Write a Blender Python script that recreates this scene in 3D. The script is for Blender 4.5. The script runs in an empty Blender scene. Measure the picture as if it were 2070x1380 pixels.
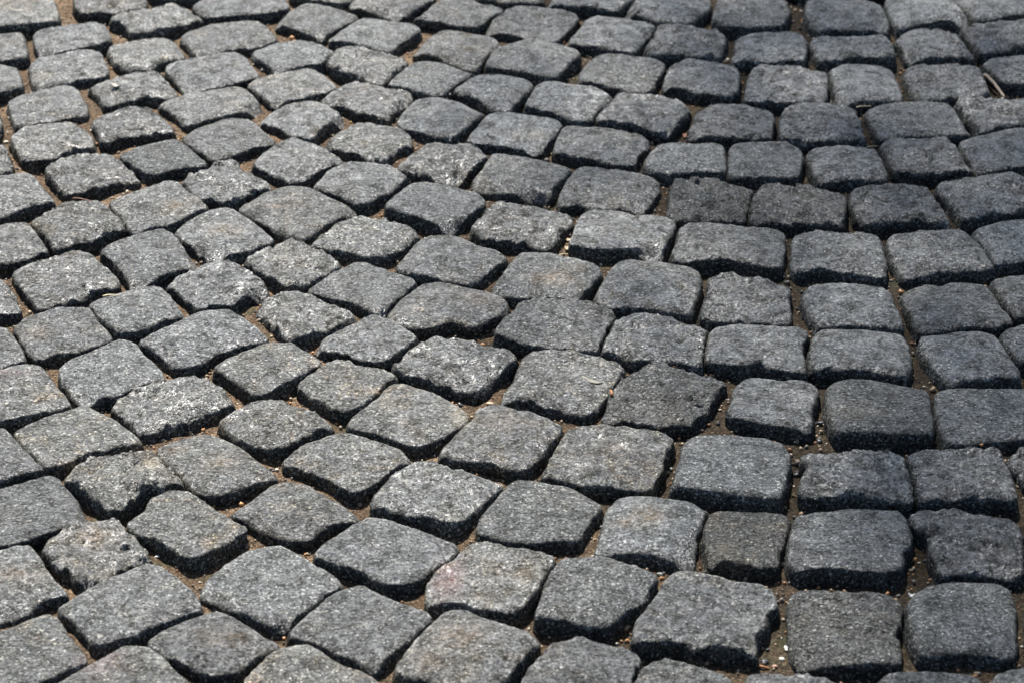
import bpy, math, random
import numpy as np
from mathutils import Vector

# ------------------------------------------------------------------ camera, sky, sun, exposure
sc = bpy.context.scene
col = sc.collection
R = math.radians

CAM_DIST, CAM_PITCH = 2.8, R(30.0)
cam_d = bpy.data.cameras.new('camera')
cam = bpy.data.objects.new('camera', cam_d)
col.objects.link(cam)
cam.location = (0.0, -CAM_DIST * math.cos(CAM_PITCH), CAM_DIST * math.sin(CAM_PITCH))
cam.rotation_euler = (R(90) - CAM_PITCH, 0, 0)
cam_d.sensor_fit = 'HORIZONTAL'
cam_d.sensor_width = 36.0
cam_d.lens = 5600.0 / 2070.0 * 36.0
cam_d.clip_start, cam_d.clip_end = 0.05, 400.0
cam_d.dof.use_dof = True
cam_d.dof.focus_distance = 2.72
cam_d.dof.aperture_fstop = 11.0
sc.camera = cam

SUN_EL, SUN_AZ = R(52.0), R(-12.0)          # azimuth from +Y (away from the camera), + is to the right
w = bpy.data.worlds.new('World')
sc.world = w
w.use_nodes = True
wn = w.node_tree
sky = wn.nodes.new('ShaderNodeTexSky')
sky.sky_type = 'NISHITA'
sky.sun_disc = False
sky.sun_elevation = SUN_EL
sky.sun_rotation = SUN_AZ
wn.links.new(sky.outputs['Color'], wn.nodes['Background'].inputs['Color'])
wn.nodes['Background'].inputs['Strength'].default_value = 0.058

sun_d = bpy.data.lights.new('sun', 'SUN')
sun_d.energy = 5.0
sun_d.angle = R(0.6)
sun_d.color = (1.0, 0.96, 0.90)
sun = bpy.data.objects.new('sun', sun_d)
col.objects.link(sun)
to_sun = Vector((math.sin(SUN_AZ) * math.cos(SUN_EL), math.cos(SUN_AZ) * math.cos(SUN_EL), math.sin(SUN_EL)))
sun.rotation_euler = (-to_sun).to_track_quat('-Z', 'Y').to_euler()
sun.location = to_sun * 20

vs = sc.view_settings
vs.view_transform = 'Standard'
vs.look = 'None'
vs.exposure = 1.15
vs.gamma = 1.0
vs.use_curve_mapping = False

# ------------------------------------------------------------------ measured outlines of the setts (mm on the ground)
STONES = (
 "-693,906 -602,906 -589,877 -574,817 -576,807 -610,799 -645,793 -671,788",
 "-567,915 -485,910 -465,861 -501,842 -542,838 -556,854 -560,868",
 "-479,953 -408,958 -392,892 -442,887 -466,891",
 "-408,863 -400,877 -366,906 -299,908 -284,854 -305,838 -341,836 -377,824 -392,831",
 "-598,775 -590,790 -528,815 -514,804 -500,750 -528,733 -565,713 -579,711 -590,737",
 "-663,781 -644,786 -616,784 -604,737 -597,703 -612,698 -629,692 -649,690",
 "-508,817 -498,836 -439,866 -414,852 -404,826 -390,811 -420,799 -429,786 -448,777 -474,766 -484,795 -497,806",
 "-414,763 -407,779 -375,804 -323,815 -307,795 -292,757 -319,735 -350,731 -367,716 -387,707 -401,737",
 "-500,731 -494,742 -438,768 -422,755 -408,720 -405,700 -430,694 -440,677 -471,669 -488,690",
 "-589,677 -579,703 -519,726 -506,707 -492,660 -492,646 -523,639 -543,625 -568,615 -580,635",
 "-652,673 -627,683 -609,681 -599,652 -589,615 -601,608 -614,598 -636,590",
 "-425,673 -408,688 -345,716 -330,703 -311,660 -310,646 -333,633 -350,613 -389,602 -404,635",
 "-321,726 -298,750 -268,759 -240,742 -217,713 -229,694 -236,681 -254,677 -284,660 -302,690 -316,707",
 "-512,621 -495,635 -461,660 -435,662 -424,643 -403,606 -402,586 -440,584 -463,574 -482,562 -492,590",
 "-600,576 -592,590 -541,621 -526,615 -510,578 -502,542 -516,534 -546,523 -561,519 -579,507 -591,542",
 "-419,566 -412,578 -385,598 -337,623 -321,613 -306,582 -295,558 -317,550 -353,534 -373,515 -381,511 -398,542",
 "-317,623 -308,639 -284,656 -246,673 -228,652 -210,619 -221,606 -241,594 -269,578 -282,570 -302,598",
 "-494,523 -483,542 -462,554 -430,556 -416,538 -402,515 -394,492 -409,490 -432,486 -446,486 -456,480 -471,461 -481,488",
 "-582,478 -567,503 -545,515 -517,519 -502,507 -487,472 -482,450 -503,440 -521,427 -539,416 -555,416 -569,442",
 "-383,471 -365,499 -334,526 -308,523 -291,495 -272,461 -285,455 -304,448 -320,427 -342,418 -358,442",
 "-450,427 -431,448 -396,476 -378,457 -358,424 -346,405 -365,400 -386,393 -404,380 -413,380 -431,405",
 "-531,394 -521,416 -502,433 -466,440 -449,420 -430,387 -419,369 -437,364 -451,356 -462,344 -478,339 -494,330 -511,358",
 "-600,370 -578,377 -551,389 -541,380 -525,345 -507,313 -520,309 -542,297 -564,289 -587,282",
 "-618,461 -590,454 -578,435 -566,394 -573,385 -602,376",
 "-637,566 -610,554 -598,511 -599,494 -623,480",
 "-301,808 -284,840 -266,866 -251,866 -219,849 -194,829 -204,813 -230,781 -239,764 -253,775 -279,797",
 "-289,929 -218,932 -201,887 -213,873 -237,873 -264,889 -284,896",
 "-208,859 -200,882 -183,910 -109,906 -99,887 -106,873 -131,840 -136,826 -147,822 -169,842 -194,859",
 "-124,813 -111,840 -93,877 -68,889 -45,877 -27,866 -10,849 -27,822 -37,799 -46,788 -68,795 -92,811 -114,817",
 "-50,925 27,927 41,882 38,870 21,870 -8,875 -29,884 -44,889",
 "-229,746 -217,772 -190,822 -177,822 -153,811 -126,806 -116,788 -120,777 -140,746 -148,720 -155,716 -177,733 -201,748 -215,750",
 "-121,722 -106,750 -91,781 -80,787 -55,779 -21,766 -15,742 -26,720 -36,698 -43,677 -57,679 -82,698 -102,711 -114,713",
 "-33,781 -22,817 -9,847 11,860 38,854 80,838 85,822 74,799 59,764 50,748 32,757 2,775 -22,780",
 "-226,686 -219,711 -209,725 -193,724 -167,709 -148,703 -126,683 -139,664 -149,643 -158,623 -171,627 -193,652 -214,664",
 "-148,627 -137,656 -124,686 -107,694 -78,683 -50,673 -44,656 -57,639 -72,615 -87,586 -102,598 -123,613 -141,621",
 "-32,681 -21,716 -5,750 5,761 28,750 60,737 80,720 83,707 68,686 56,648 47,643 23,654 -4,664 -21,671",
 "-69,606 -56,631 -36,652 -22,654 -3,643 20,635 25,615 14,594 1,566 -4,548 -15,550 -26,554 -28,570 -42,586 -59,590",
 "-228,576 -215,606 -200,627 -188,631 -163,621 -146,606 -125,602 -116,586 -127,574 -142,550 -149,526 -160,534 -181,546 -197,562 -212,566",
 "-296,525 -287,542 -263,564 -240,576 -224,568 -209,546 -195,526 -203,523 -216,515 -228,495 -234,474 -252,480 -271,503 -285,515",
 "-135,515 -127,550 -114,580 -100,588 -76,576 -49,558 -33,542 -50,511 -66,478 -74,471 -94,484 -120,499",
 "-214,471 -205,488 -186,515 -171,522 -154,511 -142,503 -127,499 -119,480 -115,461 -131,450 -144,427 -149,424 -162,424 -179,442 -199,450 -210,457",
 "-295,403 -283,439 -265,469 -251,478 -235,465 -212,442 -198,424 -193,407 -206,402 -222,387 -236,362 -249,362 -270,382 -287,394",
 "-130,398 -119,431 -99,461 -87,466 -66,457 -41,448 -27,429 -37,409 -51,387 -64,362 -75,362 -100,382 -121,393",
 "-51,474 -41,503 -28,538 -17,547 10,538 52,521 58,507 47,480 35,450 26,440 13,448 -7,454 -20,459 -42,465",
 "-222,353 -210,377 -207,391 -187,406 -159,408 -141,399 -128,386 -118,366 -126,352 -142,330 -160,309 -171,303 -179,316 -196,330 -213,341",
 "-45,357 -33,391 -23,432 -13,432 13,422 49,402 66,388 63,373 50,352 40,327 30,325 9,336 -10,345 -29,348",
 "46,868 55,887 71,920 145,915 158,887 143,863 133,845 121,847 99,859 73,863 57,866",
 "142,833 152,863 165,896 178,915 247,906 255,877 249,849 232,817 228,808 207,811 185,817 169,833 153,842",
 "255,820 260,854 268,887 278,901 346,898 356,873 351,836 342,804 322,802 295,802 275,797 261,811",
 "70,750 85,790 94,822 106,832 133,829 158,815 174,811 181,799 174,777 172,764 158,737 150,716 131,720 107,739 82,744",
 "165,724 174,764 184,802 196,809 223,804 253,790 268,779 268,755 259,724 252,703 235,703 212,707 187,707 173,709",
 "273,698 278,737 281,761 289,772 315,779 349,780 363,770 367,746 362,707 356,690 342,694 322,688 299,690 282,696",
 "80,639 86,673 100,703 113,713 129,711 148,707 176,698 188,681 178,652 169,623 161,600 145,606 124,619 104,633",
 "183,615 186,639 194,673 206,690 222,696 239,690 258,679 275,669 275,639 270,606 262,590 244,592 225,602 208,610 191,615",
 "16,564 24,598 33,623 43,632 59,627 83,621 107,610 120,590 111,570 98,546 89,523 79,519 61,534 41,550 24,556",
 "99,525 114,558 125,586 137,595 158,592 185,584 205,576 211,562 205,538 193,515 186,495 180,488 164,494 144,507 121,515",
 "206,480 210,511 220,542 235,563 259,567 276,564 290,554 304,550 308,534 303,503 300,472 289,471 267,471 238,478 218,476",
 "48,439 53,472 59,503 70,509 94,505 124,499 147,488 158,469 157,454 145,435 139,409 127,402 108,413 87,422 62,433",
 "151,402 156,431 170,457 187,459 212,457 238,459 244,450 243,420 239,383 230,387 208,389 183,382 159,391",
 "244,380 248,420 250,450 257,461 279,464 308,463 323,463 331,442 331,420 326,383 320,373 300,376 275,376 256,378",
 "278,586 285,631 291,669 304,682 321,679 347,674 373,671 383,660 380,623 375,586 366,578 342,576 316,578 291,584",
 "312,480 314,511 319,542 330,558 351,566 382,568 407,558 409,538 409,503 409,469 399,471 376,472 352,469 329,465",
 "52,316 58,345 66,373 76,395 85,399 104,391 122,388 144,379 163,364 164,348 156,327 148,306 140,289 133,292 117,296 95,296 82,306 68,309 57,303",
 "171,282 176,313 175,341 179,373 186,380 200,370 220,368 239,362 261,361 270,348 263,320 259,292 255,272 240,268 223,275 208,275 190,273 178,272",
 "374,836 378,873 384,884 410,885 438,882 464,873 474,859 475,826 475,790 469,784 447,784 426,790 397,788 386,786 379,804",
 "479,859 482,882 491,896 556,898 568,863 577,822 579,811 562,811 541,811 516,802 489,788 483,817",
 "568,887 575,901 678,906 678,849 651,831 628,826 609,817 588,811 581,840",
 "370,755 379,768 406,772 431,767 460,770 468,764 472,737 472,703 459,698 438,703 415,703 391,696 379,694 373,724",
 "479,759 489,777 512,788 548,796 557,772 563,737 569,707 566,696 547,703 521,707 493,694 487,711 485,737",
 "562,784 583,799 607,808 650,815 665,795 668,737 634,729 612,720 580,711 576,742",
 "387,648 390,669 401,682 425,683 453,677 463,664 466,631 467,586 463,576 441,576 419,578 401,568 388,574 387,615",
 "477,660 482,673 501,681 538,683 559,684 570,664 572,631 574,600 563,590 535,588 511,586 490,582 482,602 480,627",
 "575,686 589,698 611,705 633,711 663,707 665,639 640,623 618,623 599,627 587,652",
 "417,550 433,564 461,573 485,575 516,573 522,558 527,530 528,503 533,488 524,484 497,484 474,484 446,478 426,476 422,511",
 "528,578 548,586 575,590 617,590 642,582 646,526 622,515 600,511 570,505 544,490 542,519 536,550",
 "338,435 345,446 364,454 379,459 401,455 419,446 423,420 424,391 423,369 411,371 391,371 370,369 346,365 341,391 340,416",
 "425,457 432,469 449,474 472,472 499,474 507,461 512,435 516,405 521,387 506,383 479,385 451,385 435,385 431,405 427,431",
 "518,465 533,476 561,488 586,499 611,499 624,427 605,413 583,409 563,403 542,394 528,387 524,420 519,442",
 "-447,309 -433,327 -411,345 -385,359 -375,355 -363,330 -348,313 -335,289 -349,275 -372,261 -389,246 -406,235 -415,248 -426,272 -439,296",
 "-372,361 -363,380 -341,406 -322,415 -312,406 -297,384 -277,359 -267,346 -279,339 -294,329 -307,311 -316,308 -330,318 -344,316 -353,330 -362,348",
 "-303,297 -290,313 -276,336 -259,346 -234,349 -219,337 -198,316 -178,297 -172,287 -188,272 -207,251 -220,231 -227,223 -240,231 -260,251 -281,275",
 "-526,263 -511,285 -491,306 -462,315 -449,306 -437,282 -425,258 -422,246 -437,235 -454,220 -470,213 -482,202 -488,198 -501,225 -515,245",
 "-578,248 -559,258 -545,267 -530,263 -519,241 -507,215 -499,192 -509,185 -525,179 -544,166 -565,160",
 "-366,241 -353,265 -335,285 -312,294 -295,278 -277,255 -263,231 -258,220 -274,212 -288,198 -304,189 -318,176 -327,189 -346,212 -358,225",
 "-441,195 -434,208 -414,225 -397,240 -381,245 -370,235 -358,208 -341,185 -326,169 -338,160 -354,152 -370,144 -379,128 -397,116 -408,147 -423,173",
 "-527,149 -518,161 -493,179 -472,194 -460,195 -447,182 -432,160 -419,141 -412,122 -422,113 -442,105 -458,89 -473,79 -488,73 -502,97 -517,125",
 "-561,134 -540,136 -528,119 -516,88 -507,64 -519,61 -528,61 -547,55",
 "-284,176 -272,198 -249,218 -235,221 -223,212 -210,197 -194,187 -182,169 -195,153 -209,134 -219,117 -231,119 -242,125 -257,141 -275,160",
 "-362,120 -350,144 -330,160 -307,173 -294,166 -277,145 -262,125 -252,106 -262,103 -275,102 -286,86 -295,70 -310,71 -323,70 -336,91 -351,113",
 "-438,79 -428,91 -406,106 -385,120 -370,120 -359,103 -346,76 -337,56 -346,52 -360,46 -375,31 -387,22 -400,22 -413,40 -426,55",
 "-509,31 -500,52 -479,64 -460,82 -448,83 -438,73 -427,46 -413,22 -406,8 -418,-1 -435,-13 -452,-16 -463,-18 -474,-30 -484,-16 -496,8",
 "-545,34 -523,31 -515,28 -502,2 -489,-32 -488,-41 -499,-46 -510,-52 -530,-58",
 "-377,5 -366,17 -348,37 -318,67 -295,69 -279,55 -261,34 -248,11 -260,4 -279,-7 -299,-19 -311,-38 -323,-46 -336,-46 -348,-27 -363,-9",
 "-265,79 -253,97 -239,113 -226,116 -212,103 -191,82 -171,64 -158,50 -170,40 -184,28 -197,22 -211,13 -223,8 -233,19 -243,40 -250,55 -260,73",
 "-140,299 -126,330 -115,353 -104,361 -85,357 -59,345 -39,337 -30,316 -39,296 -51,275 -65,255 -74,251 -95,268 -118,284",
 "-45,241 -36,268 -27,299 -19,315 -6,315 19,303 47,290 63,280 66,268 56,251 48,225 42,205 32,203 12,212 -9,218 -31,228",
 "-217,215 -203,241 -188,265 -171,278 -154,277 -133,270 -114,258 -101,243 -108,225 -121,205 -136,189 -148,182 -161,189 -176,197 -198,205",
 "-122,163 -111,192 -102,218 -89,232 -69,235 -54,228 -35,208 -13,195 -7,179 -19,163 -31,144 -43,125 -54,125 -70,133 -92,142 -110,150",
 "-215,114 -202,131 -183,157 -169,173 -157,173 -144,161 -124,147 -105,134 -99,122 -109,109 -120,91 -131,67 -140,64 -155,79 -172,91 -195,103",
 "-129,55 -120,82 -109,106 -96,125 -79,130 -63,125 -43,113 -23,106 -8,91 -3,73 -16,55 -30,43 -40,34 -49,43 -64,47 -76,37 -93,34 -113,46",
 "-21,113 -11,141 1,176 11,192 23,194 46,187 73,176 91,161 93,147 83,128 73,106 67,91 54,93 31,97 12,96 -9,102",
 "-197,-10 -187,10 -168,34 -154,50 -141,55 -127,49 -111,34 -97,19 -97,8 -106,-7 -120,-27 -131,-36 -141,-37 -156,-27 -174,-16 -186,-13",
 "-17,19 -9,46 3,61 9,83 27,91 48,96 65,88 83,79 101,67 105,55 98,34 90,8 85,-16 75,-20 58,-13 38,-8 20,-4 1,8 -10,13",
 "-118,-46 -110,-24 -99,-1 -93,18 -84,23 -71,14 -55,11 -30,4 -7,-8 5,-28 -4,-46 -18,-66 -29,-85 -37,-93 -54,-85 -80,-77 -103,-66 -113,-58",
 "62,208 69,245 75,275 85,289 101,289 123,284 135,275 151,277 168,272 178,258 173,238 165,215 160,192 150,192 129,198 109,198 89,202 74,205",
 "173,176 172,192 179,218 182,245 191,260 216,261 239,256 263,253 285,246 295,235 293,205 288,176 283,160 265,166 244,168 223,176 203,174 185,171",
 "86,94 93,122 102,150 113,173 124,178 143,173 165,168 187,161 199,147 197,125 191,97 185,70 179,61 163,64 142,71 120,74 101,76",
 "195,55 197,79 203,100 209,116 207,134 215,144 239,142 260,139 274,130 287,123 289,103 287,73 284,46 270,43 250,46 226,43 207,47",
 "89,-13 96,13 104,43 114,58 124,61 144,56 168,50 191,47 199,37 196,13 191,-18 187,-44 169,-38 148,-33 126,-32 112,-24 98,-17",
 "195,-32 198,-7 201,20 207,31 227,37 247,39 270,36 289,33 302,20 293,2 291,-21 292,-44 291,-59 277,-55 261,-52 247,-38 232,-44 215,-41",
 "260,278 267,309 276,345 281,360 300,361 325,357 346,350 364,337 371,327 368,299 362,272 356,251 344,253 323,258 301,260 283,267 268,261",
 "375,309 377,330 382,345 400,352 426,351 455,352 469,345 472,323 475,296 478,272 478,255 462,258 443,267 420,263 401,261 387,261 378,275",
 "474,346 487,362 514,371 543,379 567,379 581,366 586,296 564,290 541,285 517,282 495,272 491,296 485,323",
 "298,166 301,198 305,228 310,241 331,245 353,245 384,242 396,231 398,208 398,179 395,150 389,144 373,144 360,149 341,157 322,155 304,150",
 "404,208 405,221 414,238 437,243 465,245 493,242 500,228 507,202 512,176 513,158 498,153 477,152 455,150 433,144 413,142 409,166 405,189",
 "500,241 512,255 534,265 561,272 582,272 589,192 567,185 547,179 528,176 513,171 511,195 505,218",
 "303,82 305,103 308,119 314,129 341,132 367,130 388,122 396,109 396,88 399,61 399,34 390,31 372,32 352,37 329,37 314,34 310,52",
 "407,106 410,119 420,123 441,125 450,122 461,128 483,130 498,123 501,109 506,82 511,58 513,40 498,34 475,34 448,31 433,24 415,22 412,46 410,76",
 "502,128 514,138 541,145 569,147 574,91 557,76 528,61 517,61 511,85 507,109",
 "297,-41 300,-15 306,11 312,28 331,33 354,31 378,28 398,25 401,5 401,-21 396,-49 391,-60 374,-55 357,-49 337,-46 317,-48 303,-52",
 "413,5 416,17 429,20 444,21 457,28 474,27 490,18 494,2 498,-24 504,-52 502,-66 483,-65 461,-70 442,-76 432,-78 424,-55 417,-27",
 "497,20 507,33 524,37 543,39 557,-7 544,-41 516,-38 507,-29 501,-4",
 "-451,-49 -444,-32 -426,-18 -408,-1 -396,8 -381,-1 -370,-24 -357,-41 -346,-60 -345,-70 -359,-74 -373,-85 -387,-99 -401,-100 -411,-110 -420,-112 -433,-91 -444,-72",
 "-529,-63 -509,-58 -496,-49 -479,-45 -469,-49 -456,-74 -443,-96 -431,-117 -439,-125 -455,-131 -473,-142 -486,-150 -513,-158",
 "-297,-49 -283,-32 -259,-12 -238,2 -224,1 -211,-18 -197,-32 -187,-44 -202,-60 -216,-72 -229,-85 -241,-99 -250,-104 -261,-88 -277,-69 -286,-58",
 "-388,-118 -382,-104 -368,-93 -347,-77 -326,-63 -315,-61 -304,-72 -289,-88 -278,-104 -272,-121 -280,-126 -296,-131 -317,-147 -334,-160 -345,-168 -357,-166 -367,-145 -379,-131",
 "-477,-167 -467,-152 -450,-139 -431,-126 -419,-117 -409,-123 -393,-137 -376,-155 -360,-173 -354,-184 -365,-187 -383,-196 -403,-207 -415,-218 -427,-228 -438,-231 -448,-217 -461,-196",
 "-283,-152 -271,-137 -252,-118 -234,-110 -220,-117 -203,-131 -185,-142 -173,-158 -175,-166 -190,-173 -206,-189 -219,-199 -231,-202 -247,-196 -259,-184 -272,-168",
 "-512,-168 -491,-166 -486,-167 -476,-184 -462,-207 -448,-227 -437,-240 -447,-242 -462,-249 -476,-259 -495,-266",
 "-338,-196 -327,-184 -309,-172 -293,-168 -281,-176 -264,-189 -251,-204 -239,-222 -227,-234 -220,-249 -227,-252 -239,-257 -252,-266 -267,-278 -281,-278 -293,-269 -305,-249 -323,-224",
 "-416,-255 -407,-237 -396,-222 -378,-212 -355,-204 -341,-205 -331,-219 -318,-242 -306,-260 -316,-264 -324,-274 -334,-271 -346,-281 -356,-298 -359,-305 -370,-300 -382,-288 -395,-271 -407,-261",
 "-216,-224 -207,-207 -192,-189 -174,-176 -159,-172 -145,-180 -132,-187 -119,-196 -103,-207 -97,-217 -106,-227 -119,-244 -130,-259 -140,-271 -152,-271 -166,-254 -180,-244 -197,-234",
 "-492,-277 -475,-271 -454,-258 -432,-246 -424,-249 -415,-266 -402,-287 -390,-308 -387,-319 -394,-329 -408,-334 -424,-342 -438,-351 -450,-357 -461,-358 -478,-362",
 "-258,-310 -248,-296 -234,-277 -222,-261 -209,-254 -190,-260 -179,-270 -163,-284 -148,-301 -140,-315 -150,-318 -164,-322 -175,-334 -185,-348 -199,-349 -213,-342 -230,-329 -241,-318",
 "-211,-85 -201,-66 -187,-46 -176,-36 -164,-39 -155,-48 -139,-52 -123,-59 -114,-70 -123,-78 -130,-93 -140,-110 -150,-121 -161,-131 -171,-129 -183,-115 -198,-99",
 "-158,-155 -155,-142 -143,-123 -130,-99 -129,-85 -120,-76 -107,-77 -91,-88 -73,-99 -60,-115 -48,-129 -39,-142 -42,-152 -56,-168 -69,-181 -80,-191 -91,-198 -102,-191 -116,-178 -133,-168 -147,-163",
 "-69,-212 -61,-194 -50,-171 -40,-147 -34,-131 -23,-123 -6,-126 19,-137 38,-150 49,-160 44,-176 35,-194 24,-214 14,-234 5,-239 -13,-229 -33,-222 -54,-217",
 "-130,-293 -123,-274 -112,-249 -100,-229 -90,-221 -75,-221 -64,-231 -46,-236 -30,-247 -17,-253 -9,-263 -17,-276 -27,-288 -36,-305 -45,-324 -55,-328 -71,-317 -87,-310 -106,-305 -119,-299",
 "-11,-112 -7,-96 0,-74 8,-44 14,-22 22,-17 40,-18 63,-22 86,-31 106,-41 113,-49 108,-69 96,-93 87,-115 78,-131 69,-131 53,-125 36,-117 18,-107 1,-107",
 "-31,-329 -24,-306 -15,-287 -4,-265 4,-254 17,-255 37,-262 58,-267 70,-278 82,-289 79,-301 72,-315 65,-334 59,-352 49,-350 34,-351 18,-355 0,-352 -16,-346 -26,-341",
 "88,-145 93,-129 98,-107 104,-83 112,-60 119,-44 132,-38 152,-42 166,-49 185,-58 204,-66 211,-74 200,-88 195,-110 189,-126 176,-142 171,-155 157,-152 143,-158 132,-155 116,-152 101,-151",
 "210,-131 216,-107 219,-85 229,-69 237,-65 253,-67 268,-73 277,-70 292,-72 300,-83 300,-96 295,-112 290,-129 289,-152 284,-163 268,-158 253,-155 235,-150 222,-145 214,-142",
 "29,-239 34,-224 41,-199 49,-176 57,-155 65,-147 86,-152 105,-155 127,-162 146,-169 154,-181 147,-196 142,-214 140,-234 135,-249 125,-269 112,-269 93,-264 69,-259 56,-252 43,-244",
 "150,-266 154,-239 160,-214 165,-189 173,-178 186,-175 203,-176 225,-178 244,-182 258,-191 262,-207 259,-229 256,-249 250,-271 244,-290 230,-288 212,-281 191,-276 170,-271",
 "75,-373 80,-348 83,-325 89,-301 96,-284 110,-279 130,-281 148,-285 166,-291 176,-299 176,-308 172,-327 166,-343 163,-364 161,-384 154,-389 142,-384 128,-373 110,-370 92,-372 82,-375",
 "174,-352 178,-329 182,-313 190,-308 228,-308 252,-310 252,-332 244,-355 236,-371 237,-392 224,-394 207,-388 190,-383 175,-390 177,-371",
 "308,-110 310,-91 316,-80 332,-74 352,-74 371,-77 390,-81 403,-89 410,-104 408,-129 405,-155 402,-173 391,-176 368,-175 346,-172 327,-173 312,-175 307,-147",
 "411,-110 415,-99 424,-93 443,-91 465,-91 488,-91 503,-91 514,-96 515,-131 513,-168 507,-181 489,-181 471,-181 452,-184 434,-190 416,-190 413,-173 412,-152 409,-134",
 "267,-271 271,-249 279,-234 273,-217 281,-208 299,-208 316,-202 340,-203 361,-205 368,-214 369,-232 371,-249 371,-271 368,-290 354,-290 337,-289 317,-287 302,-283 283,-284 272,-281",
 "374,-217 376,-207 384,-199 398,-195 420,-193 442,-193 461,-195 464,-207 466,-229 467,-254 466,-276 463,-288 449,-287 431,-286 412,-287 393,-290 377,-292 373,-278 376,-261 375,-237",
 "470,-212 475,-207 490,-200 511,-199 516,-247 507,-261 481,-254 475,-242 471,-227",
 "248,-373 250,-350 254,-327 261,-314 276,-308 294,-307 305,-303 323,-306 341,-307 354,-308 359,-320 360,-341 357,-362 348,-373 346,-391 343,-405 327,-405 313,-402 297,-403 280,-398 265,-399 254,-400 247,-391",
 "363,-314 370,-306 392,-303 412,-306 433,-310 456,-313 460,-327 459,-350 456,-378 452,-404 438,-409 424,-407 406,-404 388,-409 378,-409 379,-395 375,-378 378,-350 369,-339 364,-327",
 "240,-486 241,-461 243,-442 247,-435 266,-434 286,-436 304,-437 315,-434 328,-436 337,-442 337,-457 335,-478 327,-492 331,-507 328,-527 324,-532 308,-535 290,-536 276,-533 261,-537 247,-539 240,-523",
 "342,-476 344,-452 350,-439 365,-426 383,-420 404,-420 427,-420 437,-429 438,-444 435,-469 432,-499 427,-523 418,-527 401,-523 385,-521 365,-522 348,-524 344,-507 342,-490",
 "472,-313 523,-306 516,-400 458,-409",
 "452,-435 511,-426 502,-517 438,-529",
 "400,-561 407,-551 422,-547 441,-543 464,-547 464,-616 427,-625 398,-623 398,-587",
 "303,-565 310,-556 331,-552 351,-551 373,-551 390,-553 394,-561 392,-587 385,-623 363,-625 328,-625 302,-623 301,-596",
 "197,-559 199,-551 212,-549 232,-553 254,-558 266,-563 286,-575 291,-598 286,-625 257,-627 222,-625 197,-623 192,-596",
 "-477,-378 -459,-370 -444,-364 -433,-363 -425,-378 -414,-398 -402,-418 -388,-438 -398,-442 -409,-448 -420,-459 -432,-465 -443,-469 -460,-476",
 "-421,-366 -414,-350 -402,-336 -381,-327 -364,-319 -357,-327 -352,-339 -341,-348 -331,-364 -323,-384 -333,-388 -343,-395 -354,-409 -364,-420 -373,-424 -384,-415 -390,-402 -399,-400 -409,-384",
 "-349,-329 -341,-318 -335,-308 -332,-287 -324,-277 -307,-274 -295,-281 -281,-296 -263,-315 -249,-329 -240,-339 -250,-348 -260,-362 -272,-373 -283,-382 -292,-380 -302,-368 -314,-357 -324,-347 -336,-342",
 "-272,-431 -268,-413 -258,-398 -247,-382 -234,-366 -221,-358 -207,-362 -191,-375 -176,-391 -163,-402 -153,-415 -151,-424 -162,-433 -174,-448 -185,-465 -196,-482 -208,-480 -225,-467 -243,-454 -259,-442",
 "-393,-461 -386,-448 -371,-431 -353,-415 -336,-404 -322,-394 -313,-398 -302,-409 -290,-422 -280,-437 -270,-457 -270,-465 -284,-471 -298,-480 -312,-488 -321,-497 -333,-503 -346,-511 -357,-509 -365,-494 -377,-478",
 "-455,-505 -439,-496 -425,-486 -412,-475 -401,-469 -392,-475 -383,-494 -373,-511 -362,-527 -358,-537 -367,-544 -378,-551 -388,-561 -403,-571 -425,-581 -442,-587",
 "-311,-509 -301,-494 -287,-480 -272,-469 -256,-464 -242,-470 -228,-484 -214,-499 -199,-511 -201,-517 -215,-525 -225,-537 -232,-549 -242,-555 -254,-553 -269,-545 -285,-535 -298,-521",
 "-380,-571 -366,-555 -350,-537 -331,-519 -320,-513 -310,-517 -297,-531 -285,-549 -272,-563 -265,-577 -280,-598 -307,-621 -335,-634 -358,-616 -372,-591",
 "-177,-380 -169,-362 -156,-343 -142,-327 -129,-316 -117,-320 -102,-329 -84,-336 -67,-348 -52,-357 -46,-367 -55,-378 -67,-393 -79,-409 -90,-422 -100,-422 -113,-418 -122,-409 -133,-398 -149,-393 -164,-387",
 "-192,-497 -184,-480 -170,-459 -157,-439 -145,-429 -132,-426 -121,-434 -108,-444 -94,-454 -75,-464 -66,-476 -77,-488 -89,-505 -102,-523 -112,-541 -120,-545 -134,-531 -146,-525 -159,-515 -173,-507",
 "-75,-444 -73,-420 -64,-398 -53,-382 -44,-366 -32,-355 -16,-359 1,-368 20,-375 34,-382 38,-389 30,-409 22,-429 12,-448 1,-463 -8,-461 -26,-459 -46,-454 -61,-450",
 "-99,-549 -93,-533 -83,-511 -73,-492 -64,-471 -53,-463 -39,-464 -25,-474 -8,-485 10,-494 20,-501 22,-513 14,-527 3,-545 -5,-563 -17,-577 -41,-575 -65,-567 -86,-557",
 "-224,-567 -213,-543 -200,-523 -187,-514 -174,-513 -161,-523 -146,-537 -127,-549 -113,-561 -107,-571 -118,-591 -135,-610 -158,-621 -182,-616 -207,-596",
 "21,-476 25,-454 30,-429 34,-404 43,-389 56,-382 71,-384 87,-387 103,-393 118,-402 128,-413 121,-426 115,-446 104,-459 92,-471 84,-484 74,-482 59,-484 47,-478 32,-474",
 "103,-507 107,-478 117,-461 127,-437 137,-411 147,-400 162,-404 182,-411 199,-418 218,-422 229,-431 231,-454 220,-465 218,-482 206,-499 207,-527 200,-517 185,-515 171,-513 156,-517 148,-505 132,-505 115,-509",
 "8,-565 20,-537 34,-513 44,-500 56,-501 73,-511 92,-521 104,-531 109,-541 103,-561 93,-587 78,-606 56,-606 33,-595 15,-581",
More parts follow.
